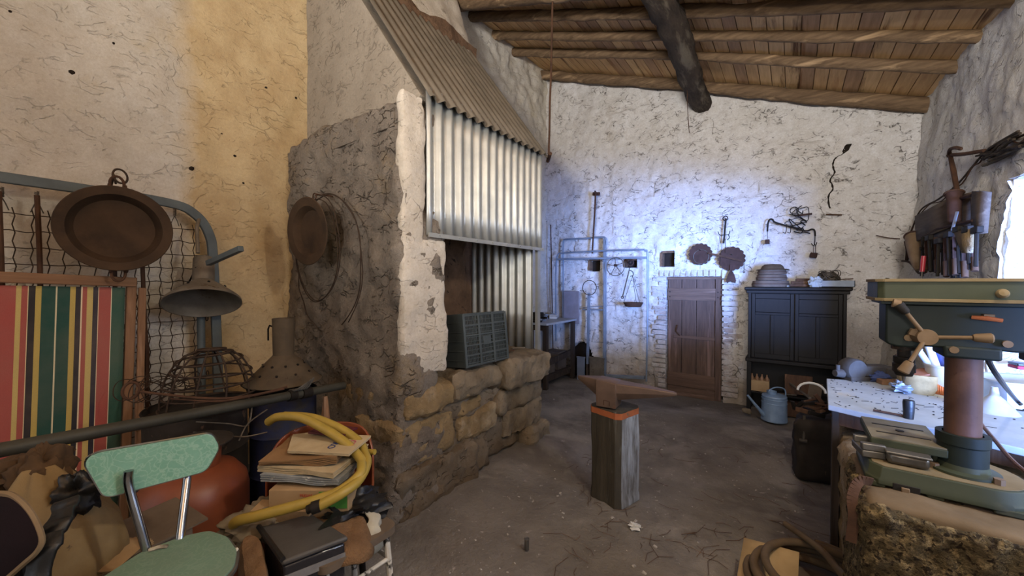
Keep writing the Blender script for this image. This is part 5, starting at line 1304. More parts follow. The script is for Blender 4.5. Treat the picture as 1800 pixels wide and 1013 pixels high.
for i, (pts_, r_, lb) in enumerate(((((1047, 338), (1045, 380), (1041, 446)), .014, 'rusty iron rod hanging from a bracket above the pipe frames'), (((968, 395), (970, 500), (972, 622)), .009, 'thin rusty rod leaning in the back left corner'))):
    t = thing('iron_rod', lb, 'rod', tuple(onY(pts_[1][0], pts_[1][1], 5.6)))
    MB().tube(curve_pts([onY(a, b, 5.60) for a, b in pts_], 5), r_, 8).build('rod_shaft', m_rust, t, world=True)
    if i == 0:
        MB().bar(onY(1042, 341, 5.64), onY(1054, 341, 5.64), .03, .05).build('bracket', m_rustd, t, world=True); MB().ring(onY(1047, 339, 5.58), .03, .008, (1, 0, .3), 16, 6).build('eye', m_rustd, t, world=True)
hs_ = thing('hanging_scale', 'rusty hanging scale pan on three chains beside the bed frame', 'scale', tuple(onY(1112, 500, 5.5)))
hc = onY(1108, 458, 5.66)
MB().ring(onY(1108, 462, 5.6), .045, .010, (0, 1, 0), 20, 7).build('top_ring', m_rustd, hs_, world=True)
MB().cyl(hc + Vector((0, .06, 0)), onY(1108, 462, 5.48), .012, n=8).build('wall_spike', m_rustd, hs_, world=True)
MB().tube(curve_pts([onY(1109, 468, 5.5), onY(1106, 474, 5.5), onY(1112, 478, 5.5), onY(1113, 484, 5.5), onY(1108, 486, 5.5)], 5), .006, 6).build('s_hook', m_iron, hs_, world=True)
pcn = onY(1113, 535, 5.5)
MB().lathe([(0, 0), (.10, .0), (.135, .055), (.14, .055), (.108, -.006), (0, -.006)], pcn + Vector((0, 0, -.03)), (0, 0, 1), 28).build('scale_pan', m_rust, hs_, world=True)
for k in range(3):
    a = R(90 + 120 * k); MB().tube([onY(1112, 485, 5.5), pcn + Vector((.135 * math.cos(a), .135 * math.sin(a), .022))], .0035, 5).build('chain', m_wire, hs_, world=True)
MB().bar(onY(1106, 475, 5.45), onY(1094, 523, 5.45), .012, .016).build('scale_arm', m_steel, hs_, world=True)
MB().ring(onY(1094, 523, 5.45), .018, .006, (0, 1, 0), 12, 6).build('arm_eye', m_rustd, hs_, world=True)
for i, (x0, y0, x1, y1, mt, lb) in enumerate(((1036, 668, 1062, 630, m_greysheet, 'grey metal panel standing on the floor behind the anvil'), (1014, 662, 1028, 628, m_trayb, 'narrow pale blue panel on the floor beside the arched niche'))):
    t = thing('sheet_metal', lb, 'panel', tuple(onY((x0 + x1) / 2, y0, 5.5))[:2] + (0,))
    a = onY(x0, y0, 5.50); b = onY(x1, y1, 5.51); MB().bb((a.x, 5.50, 0.0), (b.x, 5.515, b.z)).build('panel_plate', mt, t, world=True, bevel=.004)
    MB().bb((a.x - .004, 5.495, b.z - .02), (b.x + .004, 5.52, b.z)).build('folded_edge', mt, t, world=True)
# ================================================================== RIGHT SIDE: granite block, drill press, bench
m_dustyst = M('dusty_granite', '#6a5c40', '#4a3d28', scale=9, rough=.95, bump=1.0, bscale=80, dist=.03, c3='#97825c', c3at=.50, c3scale=34, spot='#2e2314', spotat=.52, spotscale=60)
m_top = M('dusty_stone_top', '#6b5a44', '#564733', scale=6, rough=.95, bump=.4, bscale=50)
gb_ = thing('granite_block', 'big rough granite block carrying the green drill press', 'stone block', (.55, 1.85, 0))
blk = rough_box((.19, 1.63, 0), (.87, 2.10, .84), res=.012, rad=.03, amp=.012, freq=5, seed=3, fine=.014); blk.build('block_body', m_dustyst, gb_, world=True, ang=60)
mb = rough_box((.205, 1.65, .80), (.86, 2.09, .853), res=.015, rad=.018, amp=.012, freq=5, seed=5); mb.build('dusty_top', m_top, gb_, world=True)
ped = thing('stone_pedestal', 'brown stone pedestal behind the granite block under the bench', 'stone block', (.45, 2.55, 0))
rough_box((.22, 2.24, 0), (.85, 2.95, .74), res=.03, rad=.03, amp=.025, freq=4, seed=6, fine=.01).build('block_body', m_granite, ped, world=True)
MB().bb((.185, 2.66, 0), (.215, 2.72, .86)).build('wooden_prop', m_bench_dark, ped, world=True)
# --- white topped bench
wbz = .90
m_wtop = M('white_bench_top', '#aab2ba', '#949ba2', scale=6, rough=.6, bump=.12, spot='#5c5750', spotat=.72, spotscale=14, c3='#b4b0a6', c3at=.6)
wt = thing('white_workbench', 'workbench with scuffed white top under the window behind the drill press', 'workbench', (.55, 2.9, 0))
poly = [(.165, 2.63), (.45, 2.50), (.735, 2.38), (.96, 2.34), (.96, 3.45), (.60, 3.46), (.20, 3.34)]
MB().prism(poly, Matrix.Translation((0, 0, wbz - .03)), .03).build('bench_top', m_wtop, wt, world=True, bevel=.003)
for x_, y_ in ((.26, 3.02), (.26, 3.27), (.88, 3.27), (.90, 3.05)): MB().bb((x_ - .03, y_ - .03, 0), (x_ + .03, y_ + .03, wbz - .03)).build('leg', m_bench_dark, wt, world=True, bevel=.003)
MB().bar((.20, 2.68, wbz - .07), (.92, 2.42, wbz - .07), .03, .08).build('apron', m_woodbr, wt, world=True)
MB().bar((.21, 2.70, wbz - .07), (.24, 3.30, wbz - .07), .03, .08).build('apron', m_woodbr, wt, world=True)
db = MB(); r4 = random.Random(5)
for k in range(130):
    p = Vector((r4.uniform(.2, .9), r4.uniform(2.6, 3.35), wbz + .002))
    if r4.random() < .35:
        a = r4.uniform(0, 6.3); L__ = r4.uniform(.01, .05); db.tube([p, p + Vector((math.cos(a) * L__, math.sin(a) * L__, .003))], .0012, 4)
    else: db.box(p, (r4.uniform(.003, .009), r4.uniform(.003, .007), .003), (0, 0, r4.uniform(0, 90)))
db.build('bench_debris', m_iron, wt, world=True, kind='stuff')
def BZ(px, py, Z=wbz): return onZ(px, py, Z)
# bench grinder / vise at far end
g0 = BZ(1512, 668)
gv = thing('grey_bench_vise', 'grey dusty bench vise at the far left end of the white bench', 'vise', tuple(g0), TH)
m_dv = M('dusty_grey_iron', '#45403b', '#332f2b', scale=8, rough=.85, bump=.4)
MB().bb((-.10, -.05, 0), (.12, .05, .03)).build('vise_base', m_dv, gv, bevel=.006)
mb = MB(); mb.lathe([(0, -.045), (.062, -.045), (.07, -.03), (.07, .03), (.062, .045), (0, .045)], (-.055, 0, .075), (0, 1, 0), 24); mb.build('round_jaw', m_dv, gv)
MB().bb((0.0, -.045, .03), (.18, .045, .10)).build('slide', m_dv, gv, bevel=.01)
MB().bb((.13, -.055, .02), (.20, .055, .09)).build('moving_jaw', m_dv, gv, bevel=.008)
MB().cyl((-.12, 0, .045), (-.17, 0, .045), .03, .022, 14).build('screw_head', m_dv, gv)
MB().cyl((-.15, 0, .06), (-.15, 0, .10), .012, n=10).build('screw_knob', m_dv, gv)
bb_ = BZ(1562, 676)
wd_ = thing('wood_offcut', 'reddish wood offcut and blue cloth beside the grey vise', 'offcut', tuple(bb_), 20)
MB().bb((-.05, -.03, 0), (.06, .03, .03)).build('offcut_body', m_tan_woody, wd_, bevel=.003); cloth_blob((-.02, .05, .03), .05, .03, .03, 8, .6, 24).build('blue_cloth', M('blue_cloth', '#39466b', '#2b3350'), wd_, ang=70)
# tan pot
p = BZ(1617, 690, wbz); pot = thing('tan_pot', 'tan speckled wide pot with scrap wood on the white bench', 'pot', (p.x, p.y, wbz))
m_tanpot = M('speckled_tan', '#a08a62', '#83704e', scale=20, rough=.85, bump=.3, spot='#5a4a38', spotat=.64, spotscale=30)
MB().lathe([(0, .0), (.07, .0), (.095, .04), (.10, .115), (.094, .115), (.088, .05), (.06, .01), (0, .01)], n=32).build('pot_body', m_tanpot, pot)
MB().box((.02, -.01, .125), (.14, .09, .012), (8, -14, 20)).build('copper_plate', M('reddish_plate', '#9a6a55', '#83553f', rough=.6), pot)
MB().tube([(-.04, .02, .02), (-.06, .05, .33)], .006, 6).build('thin_rod', m_white, pot)
MB().tube([(0, 0, .06), (-.11, -.05, .22)], .008, 6).build('thin_rod', m_woodbr, pot)
lb_ = BZ(1583, 690); sb2 = thing('jagged_scrap', 'crumpled pale blue paper left of the tan pot on the bench', 'paper', tuple(lb_))
cloth_blob((0, 0, .03), .04, .04, .03, 2, .8, 20).build('paper_wad', m_trayb, sb2, ang=60)
# paint bucket and its tools
p = BZ(1671, 697, wbz); pbk = thing('paint_bucket', 'white paint bucket with orange drips full of scrap beside the drill column', 'bucket', (p.x, p.y, wbz))
m_bkt = M('cream_bucket', '#cfcdbf', '#b8b5a5', scale=8, rough=.5, bump=.1, spot='#8a8478', spotat=.7)
MB().lathe([(0, 0), (.088, 0), (.105, .17), (.109, .17), (.109, .18), (.10, .18), (.084, .01), (0, .01)], n=36).build('bucket_body', m_bkt, pbk)
ob = MB(); 
for k in range(16):
    a = R(195 + k * 5); a2 = R(195 + (k + 1) * 5); h0 = .015; h1 = .10 - .004 * k; r0, r1 = .0895, .101
    ob.add([(r0 * math.cos(a), r0 * math.sin(a), h0), (r0 * math.cos(a2), r0 * math.sin(a2), h0), ((r1 - .0005 * k) * math.cos(a2), (r1 - .0005 * k) * math.sin(a2), h1 - .004), ((r1 - .0005 * k) * math.cos(a), (r1 - .0005 * k) * math.sin(a), h1)], [(0, 1, 2, 3)])
ob.build('orange_drip', M('orange_drip', '#d07a3c', '#c2622c', rough=.5), pbk, solid=.002)
tl_ = [('white_tube', .018, (-.03, -.02, .05), (-.09, .03, .30), m_white, 'white plastic tube standing in the paint bucket, tilted left'), ('blue_bag', .03, (.0, .03, .1), (-.05, .06, .27), M('blue_plastic_bag', '#38488c', '#2a3870', rough=.5), 'dark blue plastic piece at the back of the paint bucket'),
       ('rusty_pipe_end', .02, (.04, -.03, .08), (.02, -.05, .23), m_rust, 'rusty tube end at the front of the paint bucket'), ('brown_bracket', .014, (.03, .0, .1), (.08, -.02, .26), m_tan_wood, 'brown wooden piece at the right of the paint bucket'),
       ('grey_brush', .016, (-.05, .02, .1), (-.13, .0, .25), m_zinc, 'grey brush handle leaning left out of the paint bucket')]
for nm, r_, a, b, mt, lb in tl_:
    t = thing(nm, lb, 'scrap', (p.x, p.y, wbz)); MB().tube([a, Vector(a).lerp(Vector(b), .5), b], r_, 12).build('shaft', mt, t); MB().ring(b, r_, r_ * .25, Vector(b) - Vector(a), 16, 6).build('end_ring', mt, t)
# white basin, bell funnel, black lamp
p = BZ(1778, 712, wbz); bsn = thing('white_basin', 'white rectangular basin on the bench at the right edge', 'basin', (p.x + .03, p.y, wbz), 20)
m_plw = M('white_plastic', '#a4a9ad', '#8d9296', rough=.5, bump=0)
mb = MB(); lv_ = []
for (hx, hy, z) in ((.13, .10, 0), (.16, .13, .14), (.175, .145, .145), (.175, .145, .138), (.165, .135, .135), (.14, .11, .008)):
    for i in range(24):
        a = 2 * math.pi * i / 24; c_, s_ = math.cos(a), math.sin(a); k_ = (abs(c_) ** 5 + abs(s_) ** 5) ** (-1 / 5); mb.v.append(Vector((hx * c_ * k_, hy * s_ * k_, z)))
for j in range(5):
    for i in range(24): mb.f.append((24 * j + i, 24 * j + (i + 1) % 24, 24 * j + 24 + (i + 1) % 24, 24 * j + 24 + i))
mb.f += [tuple(reversed(range(24))), tuple(120 + i for i in range(24))]; mb.build('basin_body', m_plw, bsn)
p = BZ(1747, 724, wbz); cylthing('white_funnel', 'small white plastic funnel upside down near the white basin', 'funnel', (p.x, p.y, wbz), [(.085, 0), (.082, .004), (.045, .055), (.018, .085), (.012, .125), (.008, .125), (.014, .08), (.04, .05), (.078, 0)], m_plw)
p = BZ(1792, 722, wbz); bl_ = thing('black_hand_lamp', 'round black lamp with white face at the right edge of bench', 'lamp', (p.x, p.y, wbz + .055))
ff = -ray(1792, 700).normalized(); ff = Vector((ff.x, ff.y, -.15)).normalized()
MB().lathe([(0, -.04), (.035, -.035), (.05, 0), (.054, .012), (.044, .014), (.04, .004)], (0, 0, 0), ff, 28).build('housing', m_blk, bl_)
MB().lathe([(0, .004), (.03, .008), (.041, .004)], (0, 0, 0), ff, 24).build('lens', m_plw, bl_)
p = BZ(1785, 690, wbz); rb = thing('red_case', 'flat red and black case behind the black lamp', 'case', (p.x + .06, p.y, wbz + .145), 12)
MB().bb((-.08, -.04, 0), (.08, .04, .02)).build('case_body', M('faded_red', '#a03c4a', '#7d2c3a'), rb, bevel=.004); MB().bb((-.08, -.04, .02), (.08, .04, .035)).build('case_lid', m_blk, rb, bevel=.004)
p = BZ(1597, 736, wbz); kn = thing('black_knob', 'black rubber knob standing on the bench behind the drill table', 'knob', (p.x, p.y, wbz))  # black knob on a lever
MB().lathe([(0, 0), (.018, 0), (.02, .03), (.022, .075), (.02, .088), (0, .092)], n=18).build('grip', m_blk, kn); MB().tube([(-.0, 0, .008), (-.12, .03, .008)], .006, 6).build('lever', m_rust, kn)
# --- drill press
m_dgreen = M('dark_green_enamel', '#1b231d', '#151b18', scale=5, rough=.6, bump=.08, spot='#5a5a48', spotat=.74)
m_ogreen = M('olive_green_enamel', '#383c2b', '#2e3223', scale=5, rough=.6, bump=.08, spot='#6e6248', spotat=.70, c3='#4e4a36', c3at=.6)
m_dustg = M('dust_on_enamel', '#77684e', '#605238', scale=9, rough=.9, bump=.2)
m_rgrip = M('rust_tan_steel', '#76624c', '#5c4a36', scale=12, rough=.7, metal=.2, bump=.2)
DP = Vector((.465, 1.905, .853))
dp = thing('drill_press', 'dark green bench drill press with rusty column on the granite block', 'drill press', tuple(DP))
def dbx(a, b, name, mt, bev=.004, par=dp, **k): return MB().bb(a, b).build(name, mt, par, world=True, bevel=bev, **k)
# base: stadium outline, raised rim, cut-outs
def stadium(x0, x1, y0, y1, n=10):
    r_ = (y1 - y0) / 2; cy = (y0 + y1) / 2; out = [(x0 + .03, y0), (x1 - r_ * .8, y0)]
    for i in range(n + 1):
        a = R(-90 + 180 * i / n); out.append((x1 - r_ * .8 + r_ * .8 * math.cos(a), cy + r_ * math.sin(a)))
    out += [(x0 + .03, y1), (x0, y1 - .03), (x0, y0 + .03)]
    q = []
    for p_ in out:
        if not q or (Vector(q[-1]) - Vector(p_)).length > 1e-4: q.append(p_)
    return q
zb = .853
bx0, bx1, by0, by1 = .215, .62, 1.775, 2.06
mb = MB()
st0 = stadium(bx0, bx1, by0, by1); cx_, cy_ = (bx0 + bx1) / 2, (by0 + by1) / 2
levels = [(1.0, .012), (1.0, .028), (.965, .036), (.94, .066), (.925, .070)]
n_ = len(st0)
for s_, z in levels:
    for (x_, y_) in st0: mb.v.append(Vector((cx_ + (x_ - cx_) * s_, cy_ + (y_ - cy_) * s_, zb + z)))
for j in range(len(levels) - 1):
    for i in range(n_): mb.f.append((n_ * j + i, n_ * j + (i + 1) % n_, n_ * j + n_ + (i + 1) % n_, n_ * j + n_ + i))
mb.f += [tuple(reversed(range(n_))), tuple(n_ * (len(levels) - 1) + i for i in range(n_))]
mb.build('base_casting', m_ogreen, dp, world=True, bevel=.002)
MB().prism([((x_ - cx_) * .90 + cx_, (y_ - cy_) * .88 + cy_) for x_, y_ in st0], Matrix.Translation((0, 0, zb + .068)), .004).build('dusty_base_top', m_dustg, dp, world=True)
for xa, xb in ((.215, .265), (.36, .40), (.50, .62)): dbx((xa, by0 + .004, zb), (xb, by0 + .04, zb + .02), 'foot_pad', m_ogreen)
dbx((.28, by0 - .002, zb + .0), (.345, by0 + .01, zb + .028), 'foot_recess', m_iron, .002)
dbx((.30, by0 - .008, zb + .004), (.32, by0 + .01, zb + .02), 'foot_bolt', m_rgrip, .002)
MB().lathe([(0, 0), (.085, 0), (.085, .010), (.062, .014), (.058, .03), (0, .03)], (DP.x, DP.y, zb + .07), n=36).build('column_flange', m_ogreen, dp, world=True)
MB().lathe([(.0465, 0), (.058, 0), (.058, .075), (.062, .08), (.062, .112), (.0465, .112)], (DP.x, DP.y, zb + .085), n=36).build('table_collar', m_dgreen, dp, world=True)
MB().cyl((DP.x, DP.y, zb + .07), (DP.x, DP.y, 1.50), .0425, n=36).build('column', m_rust_br, dp, world=True)
for a, b, c_ in ((.06, -.07, .03), (-.07, -.03, .03)):
    MB().cyl((DP.x + a, DP.y + b, zb + .07), (DP.x + a, DP.y + b, zb + .09), .013, n=6).build('flange_bolt', m_rgrip, dp, world=True)
# table
tz = .995
MB().bb((.235, 1.86, tz - .028), (.425, 2.12, tz)).build('drill_table', m_ogreen, dp, world=True, bevel=.004)
MB().bb((.238, 1.863, tz), (.422, 2.117, tz + .004)).build('table_dust', M('dusty_steel_table', '#7c7462', '#655e4c', rough=.8, metal=.2), dp, world=True)
for yy_ in (1.93, 2.03): dbx((.26, yy_, tz + .003), (.40, yy_ + .008, tz + .0055), 'table_slot', m_iron, 0)
MB().lathe([(0, 0), (.012, 0), (.012, .0025), (0, .0025)], (.33, 1.985, tz + .004), n=16).build('table_hole', m_iron, dp, world=True)
MB().bar((.40, 1.93, tz - .04), (DP.x, DP.y + .01, tz - .04), .06, .05).build('table_arm', m_ogreen, dp, world=True, bevel=.006)
# head
hz0, hz1 = 1.335, 1.478
hp_ = [(.268, hz0 + .01), (.275, hz0), (.30, hz0 - .006), (.345, hz0 - .006), (.36, hz0), (.50, hz0 + .002), (.56, hz0 - .0), (.62, hz0 + .005), (.62, hz1), (.268, hz1)]
MB().prism(hp_, frame_m((0, 1.845, 0), (1, 0, 0), (0, 0, 1)), -.13).build('head_casting', m_dgreen, dp, world=True, bevel=.006)
MB().bb((.405, 1.838, 1.305), (.53, 1.97, 1.345)).build('column_clamp', m_dgreen, dp, world=True, bevel=.008)
cvz0, cvz1 = 1.487, 1.562
cvp = [(.24, 1.80), (.255, 1.785), (.80, 1.785), (.82, 1.80), (.82, 2.03), (.255, 2.03), (.24, 2.015)]
MB().prism(cvp, Matrix.Translation((0, 0, cvz0)), cvz1 - cvz0).build('belt_cover', m_ogreen, dp, world=True, bevel=.003)
for zz_ in (cvz0 + .006, cvz1 - .004):
    mb = MB(); pts_ = [Vector((x_, y_, zz_)) for x_, y_ in [(.237, 2.0), (.237, 1.80), (.2535, 1.782), (.8, 1.782), (.822, 1.80)]]
    for a, b in zip(pts_, pts_[1:]): mb.bar(a, b, .006, .010)
    mb.build('cover_rim', m_dustg, dp, world=True, bevel=.001)
MB().bb((.25, 1.80, hz1), (.80, 2.0, cvz0)).build('cover_base', m_dgreen, dp, world=True)
MB().lathe([(0, 0), (.012, 0), (.014, .012), (.010, .02), (0, .022)], (.505, 1.775, cvz0 + .028), (0, -1, .3), 18).build('cover_knob', m_dustg, dp, world=True)
# motor
MB().lathe([(0, -.02), (.05, -.02), (.075, .0), (.078, .12), (.06, .15), (0, .15)], (.70, 1.93, 1.30), (0, 0, 1), 28).build('motor', m_dgreen, dp, world=True)
MB().bb((.60, 1.86, 1.30), (.68, 1.98, 1.44)).build('motor_bracket', m_dgreen, dp, world=True, bevel=.006)
for q in ((1661 + 15, 615, m_rgrip), (1770, 605, m_rgrip), (1596, 594, m_rgrip)):
    c_ = onY(q[0], q[1], 1.838); MB().cyl(c_, c_ + Vector((0, -.008, 0)), .011, n=12).build('hex_bolt', q[2], dp, world=True)
# spindle and chuck
sx_, sy_ = .325, 1.905
MB().cyl((sx_, sy_, 1.335), (sx_, sy_, 1.315), .034, n=28).cyl((sx_, sy_, 1.318), (sx_, sy_, 1.29), .018, n=20).build('quill', m_iron, dp, world=True)
MB().lathe([(.0, 0), (.022, .0), (.026, .012), (.030, .014), (.030, .04), (.026, .044), (.028, .048), (.028, .066), (0, .07)], (sx_, sy_, 1.222), n=28).build('chuck', m_iron, dp, world=True)
MB().cyl((sx_, sy_, 1.222), (sx_, sy_, 1.195), .006, .003, 10).build('drill_bit', m_steel, dp, world=True)
# feed hub and three levers
hub = onY(1629, 593, 1.79)
MB().cyl(hub + Vector((-.012, .06, 0)), hub, .024, n=24).cyl(hub, hub + Vector((0, -.014, 0)), .026, .024, 24).build('feed_hub', m_rgrip, dp, world=True)
MB().box(hub + Vector((-.028, .01, .012)), (.022, .02, .022), (0, 20, 0)).build('hub_stop', m_rgrip, dp, world=True, bevel=.003)
for k, (px, py, gx, gy, yy_) in enumerate(((1577, 534, 1594, 551, 1.77), (1746, 595, 1710, 594, 1.76), (1586, 655, 1600, 636, 1.75))):
    e = onY(px, py, yy_); g = onY(gx, gy, yy_)
    MB().tube([hub, g], .0062, 10).build('feed_lever', m_rgrip, dp, world=True)
    MB().tube([g, g.lerp(e, .15), e.lerp(g, .1), e], [.009, .0125, .0155, .012], 14).build('lever_grip', m_rgrip if k else m_iron, dp, world=True)
e = onY(1578, 535, 1.77); MB().cyl(e + Vector((-.012, 0, .004)), e + Vector((.006, 0, 0)), .014, n=12).build('grip_cap', m_rgrip, dp, world=True)
MB().tube([onY(1708, 558, 1.83), onY(1735, 560, 1.82), onY(1762, 564, 1.82)], [.006, .0075, .006], 8).build('belt_lever', M('orange_rust', '#a8633c', '#8a4c2c', rough=.8), dp, world=True)
MB().box(onY(1737, 556, 1.83), (.022, .02, .012)).build('lever_block', m_rgrip, dp, world=True)
cb1 = curve_pts([onY(1733, 605, 1.90), onY(1738, 635, 1.95), onY(1758, 668, 2.1), BZ(1783, 700, 1.0), BZ(1795, 712, .96)], 8)
MB().tube(cb1, .008, 8).build('power_cable', m_blk, dp, world=True)
cb2 = curve_pts([onZ(1722, 742, wbz + .012), onZ(1745, 770, wbz + .012), Vector((.655, 2.13, .90)), Vector((.72, 2.02, .868)), Vector((.86, 1.97, .866))], 8)
MB().tube(cb2, .007, 8).build('earth_cable', M('brown_cable', '#6b4a36', '#52382a', rough=.6), dp, world=True)
# metal box and flat vise on the base
p = Vector((.325, 1.86, zb + .073)); mbx = thing('metal_box', 'scratched grey metal box on the drill press base under the table', 'box', tuple(p))
MB().bb((-.052, -.04, 0), (.052, .04, .040)).build('box_body', M('scratched_steel', '#75726c', '#4f4a44', scale=12, rough=.3, metal=.7, bump=.3), mbx, bevel=.012); MB().bb((-.056, -.044, .036), (.056, .044, .044)).build('box_rim', m_steel, mbx, bevel=.003)
p = Vector((.235, 1.90, zb + .073)); fv = thing('flat_machine_vise', 'flat grey machine vise at the left end of drill base', 'vise', tuple(p), 10)
MB().bb((-.035, -.06, 0), (.03, .05, .025)).build('vise_bed', m_steel, fv, bevel=.004); MB().bb((-.035, -.06, .025), (.03, -.035, .05)).build('vise_jaw', m_steel, fv, bevel=.004); MB().bb((-.035, .02, .025), (.03, .04, .05)).build('vise_jaw', m_steel, fv, bevel=.004)
stp = thing('iron_strap', 'curved rusty iron strap hooked over the granite block left corner', 'strap', (.19, 1.68, .8))
P = curve_pts([Vector((.225, 1.74, .88)), Vector((.19, 1.71, .885)), Vector((.17, 1.68, .84)), Vector((.172, 1.665, .78)), Vector((.165, 1.655, .70))], 5); mb = MB()
for a, b in zip(P, P[1:]): mb.bar(a, b, .028, .006, up=(0, 1, 0))
mb.build('strap_body', m_rust, stp, world=True)
# rocks / scrap right of the drill base
for k, (x_, y_, s_, lb) in enumerate(((.74, 2.0, .05, 'pale rough stone lump on the granite block behind the drill base'), (.84, 1.86, .045, 'dark rough stone lump at the right end of the granite block'))):
    t = thing('stone_lump', lb, 'stone', (x_, y_, .85)); rough_box((-s_, -s_, 0), (s_, s_, s_ * 1.2), res=.015, rad=.02, amp=.03, freq=10, seed=k).build('stone_body', [m_granite_grey, m_clay][k], t)
# --- dark block added in place of floor shadow, with scrap iron left of the bench
st_c = atD(1440, 760, 3.05); stm = thing('floor_shadow_block', 'dark block in place of the floor shadow, holding scrap iron left of the white bench', 'shadow block', (st_c.x, st_c.y, 0))
rough_box((-.16, -.17, 0), (.16, .2, .47), res=.035, rad=.06, amp=.03, freq=4, seed=19).build('shadow_block_body', m_drumd, stm)
si = thing('scrap_iron', 'heap of dark scrap iron and tools on the dark block', 'scrap', (st_c.x, st_c.y, .48)); r5 = random.Random(8)
for k in range(14):
    a = Vector((r5.uniform(-.16, .16), r5.uniform(-.12, .12), r5.uniform(.01, .10))); b = a + Vector((r5.uniform(-.12, .12), r5.uniform(-.1, .1), r5.uniform(-.02, .09)))
    b.z = max(b.z, .01); MB().bar(a, b, r5.uniform(.012, .035), r5.uniform(.012, .035)).build('iron_piece', [m_iron, m_rust, m_woodbr, m_iron][k % 4], si, bevel=.003)
MB().tube([Vector((-.05, 0, .18)) + Vector((.09 * math.cos(R(a)), .05, .07 * math.sin(R(a)))) for a in range(0, 181, 20)], .009, 8).build('white_handle', m_white, si)
MB().tube([(-.10, -.12, .02), (-.10, -.17, -.10), (-.105, -.18, -.16)], .010, 8).tube([(-.13, -.18, -.16), (-.08, -.18, -.16)], .014, 8).build('hanging_bolt', m_dv, si)
# ================================================================== RIGHT WALL
def WR(px, py, d=0.0):
    X = 1.0
    for _ in range(12): p_ = onX(px, py, X); X = xr(p_.y, p_.z) - .02 - d
    return p_
rk = thing('wall_cable', 'frayed cable running diagonally down the right wall past the tool rack', 'cable', tuple(WR(1640, 350)))
P = curve_pts([WR(*q) for q in ((1568, 470, .0), (1580, 448, .0), (1600, 410, .0), (1618, 370, .01), (1650, 350, .01), (1682, 325, .01), (1712, 290, .01), (1735, 265, .0), (1770, 250, .0), (1800, 237, .0), (1850, 215, 0))], 6)
MB().tube(P, .007, 6).build('cable_line', m_wire, rk, world=True)
P2 = [q + Vector((0, .01, -.02 + .015 * math.sin(i * .9))) for i, q in enumerate(P[6:])]; MB().tube(P2, .005, 5).build('cable_line', m_rust, rk, world=True)
tb = thing('twig_bundle', 'bundle of grey twigs stuck along the cable near the window', 'twigs', tuple(WR(1760, 260)))
for k in range(16):
    a = WR(r5.uniform(1715, 1745), r5.uniform(262, 290), .02); b = WR(r5.uniform(1780, 1840), r5.uniform(225, 256), .03)
    MB().tube(wobble([a, a.lerp(b, .3), a.lerp(b, .6), b], .03, seed=k), r5.uniform(.004, .012), 6).build('twig', m_logd, tb, world=True)
pkx = thing('iron_pick', 'T shaped rusty iron pick hung on the right wall above the tools', 'pick', tuple(WR(1680, 280)))
MB().tube([WR(1667, 273, .08), WR(1695, 271, .06), WR(1731, 265, .02)], .013, 8).build('shaft', m_rust, pkx, world=True)
MB().tube([WR(1669, 268, .08), WR(1676, 300, .08), WR(1683, 338, .08)], [.012, .016, .014], 8).build('arm', m_rust, pkx, world=True)
MB().tube(curve_pts([WR(1668, 275, .08), WR(1670, 263, .10), WR(1680, 260, .12), WR(1690, 262, .14)], 5), [.012] * 15 + [.006], 7).build('hooked_tip', m_rust, pkx, world=True)
rack = thing('tool_rack', 'grey weathered board rack on the right wall holding old tools', 'rack', tuple(WR(1660, 400)))
m_rackw = wood('grey_weathered_board', '#5a4f47', '#443a33', '#6c6259', axis=1)
def wquad(pl, d, mt, name, par, th=.03):
    Q = [WR(a, b, d) for a, b in pl]; mb = MB(); mb.v = Q; mb.f = [tuple(range(len(Q)))]; return mb.build(name, mt, par, world=True, solid=th)
wquad([(1612, 380), (1678, 345), (1680, 395), (1613, 425)], .08, m_rackw, 'board', rack)
wquad([(1625, 410), (1692, 385), (1692, 432), (1628, 445)], .06, m_rackw, 'board', rack)
wquad([(1682, 345), (1712, 338), (1712, 425), (1684, 420)], .05, m_rackw, 'board', rack)
wquad([(1714, 336), (1737, 338), (1730, 410), (1712, 412)], .09, m_rackw, 'board', rack)
wquad([(1680, 408), (1712, 402), (1706, 445), (1694, 445)], .14, m_granite, 'blade_board', rack, .02)
MB().tube([WR(1612, 424, .08), WR(1650, 402, .09), WR(1712, 388, .10)], .012, 7).build('rail', m_rustd, rack, world=True)
MB().tube([WR(1676, 352, .08), WR(1714, 342, .09)], .012, 7).build('rail', m_rustd, rack, world=True)
kinds = ['flat iron tongs', 'long handled chisel', 'black round nosed pliers', 'narrow file', 'wide jawed tongs', 'short hammer', 'dark iron punch', 'rusty spanner', 'bent iron hook', 'thin rusty file', 'heavy black tongs', 'iron bar with eye', 'dark pincers', 'stubby cold chisel', 'slim black tongs', 'black curved pliers', 'rusty shears', 'small dark mallet']
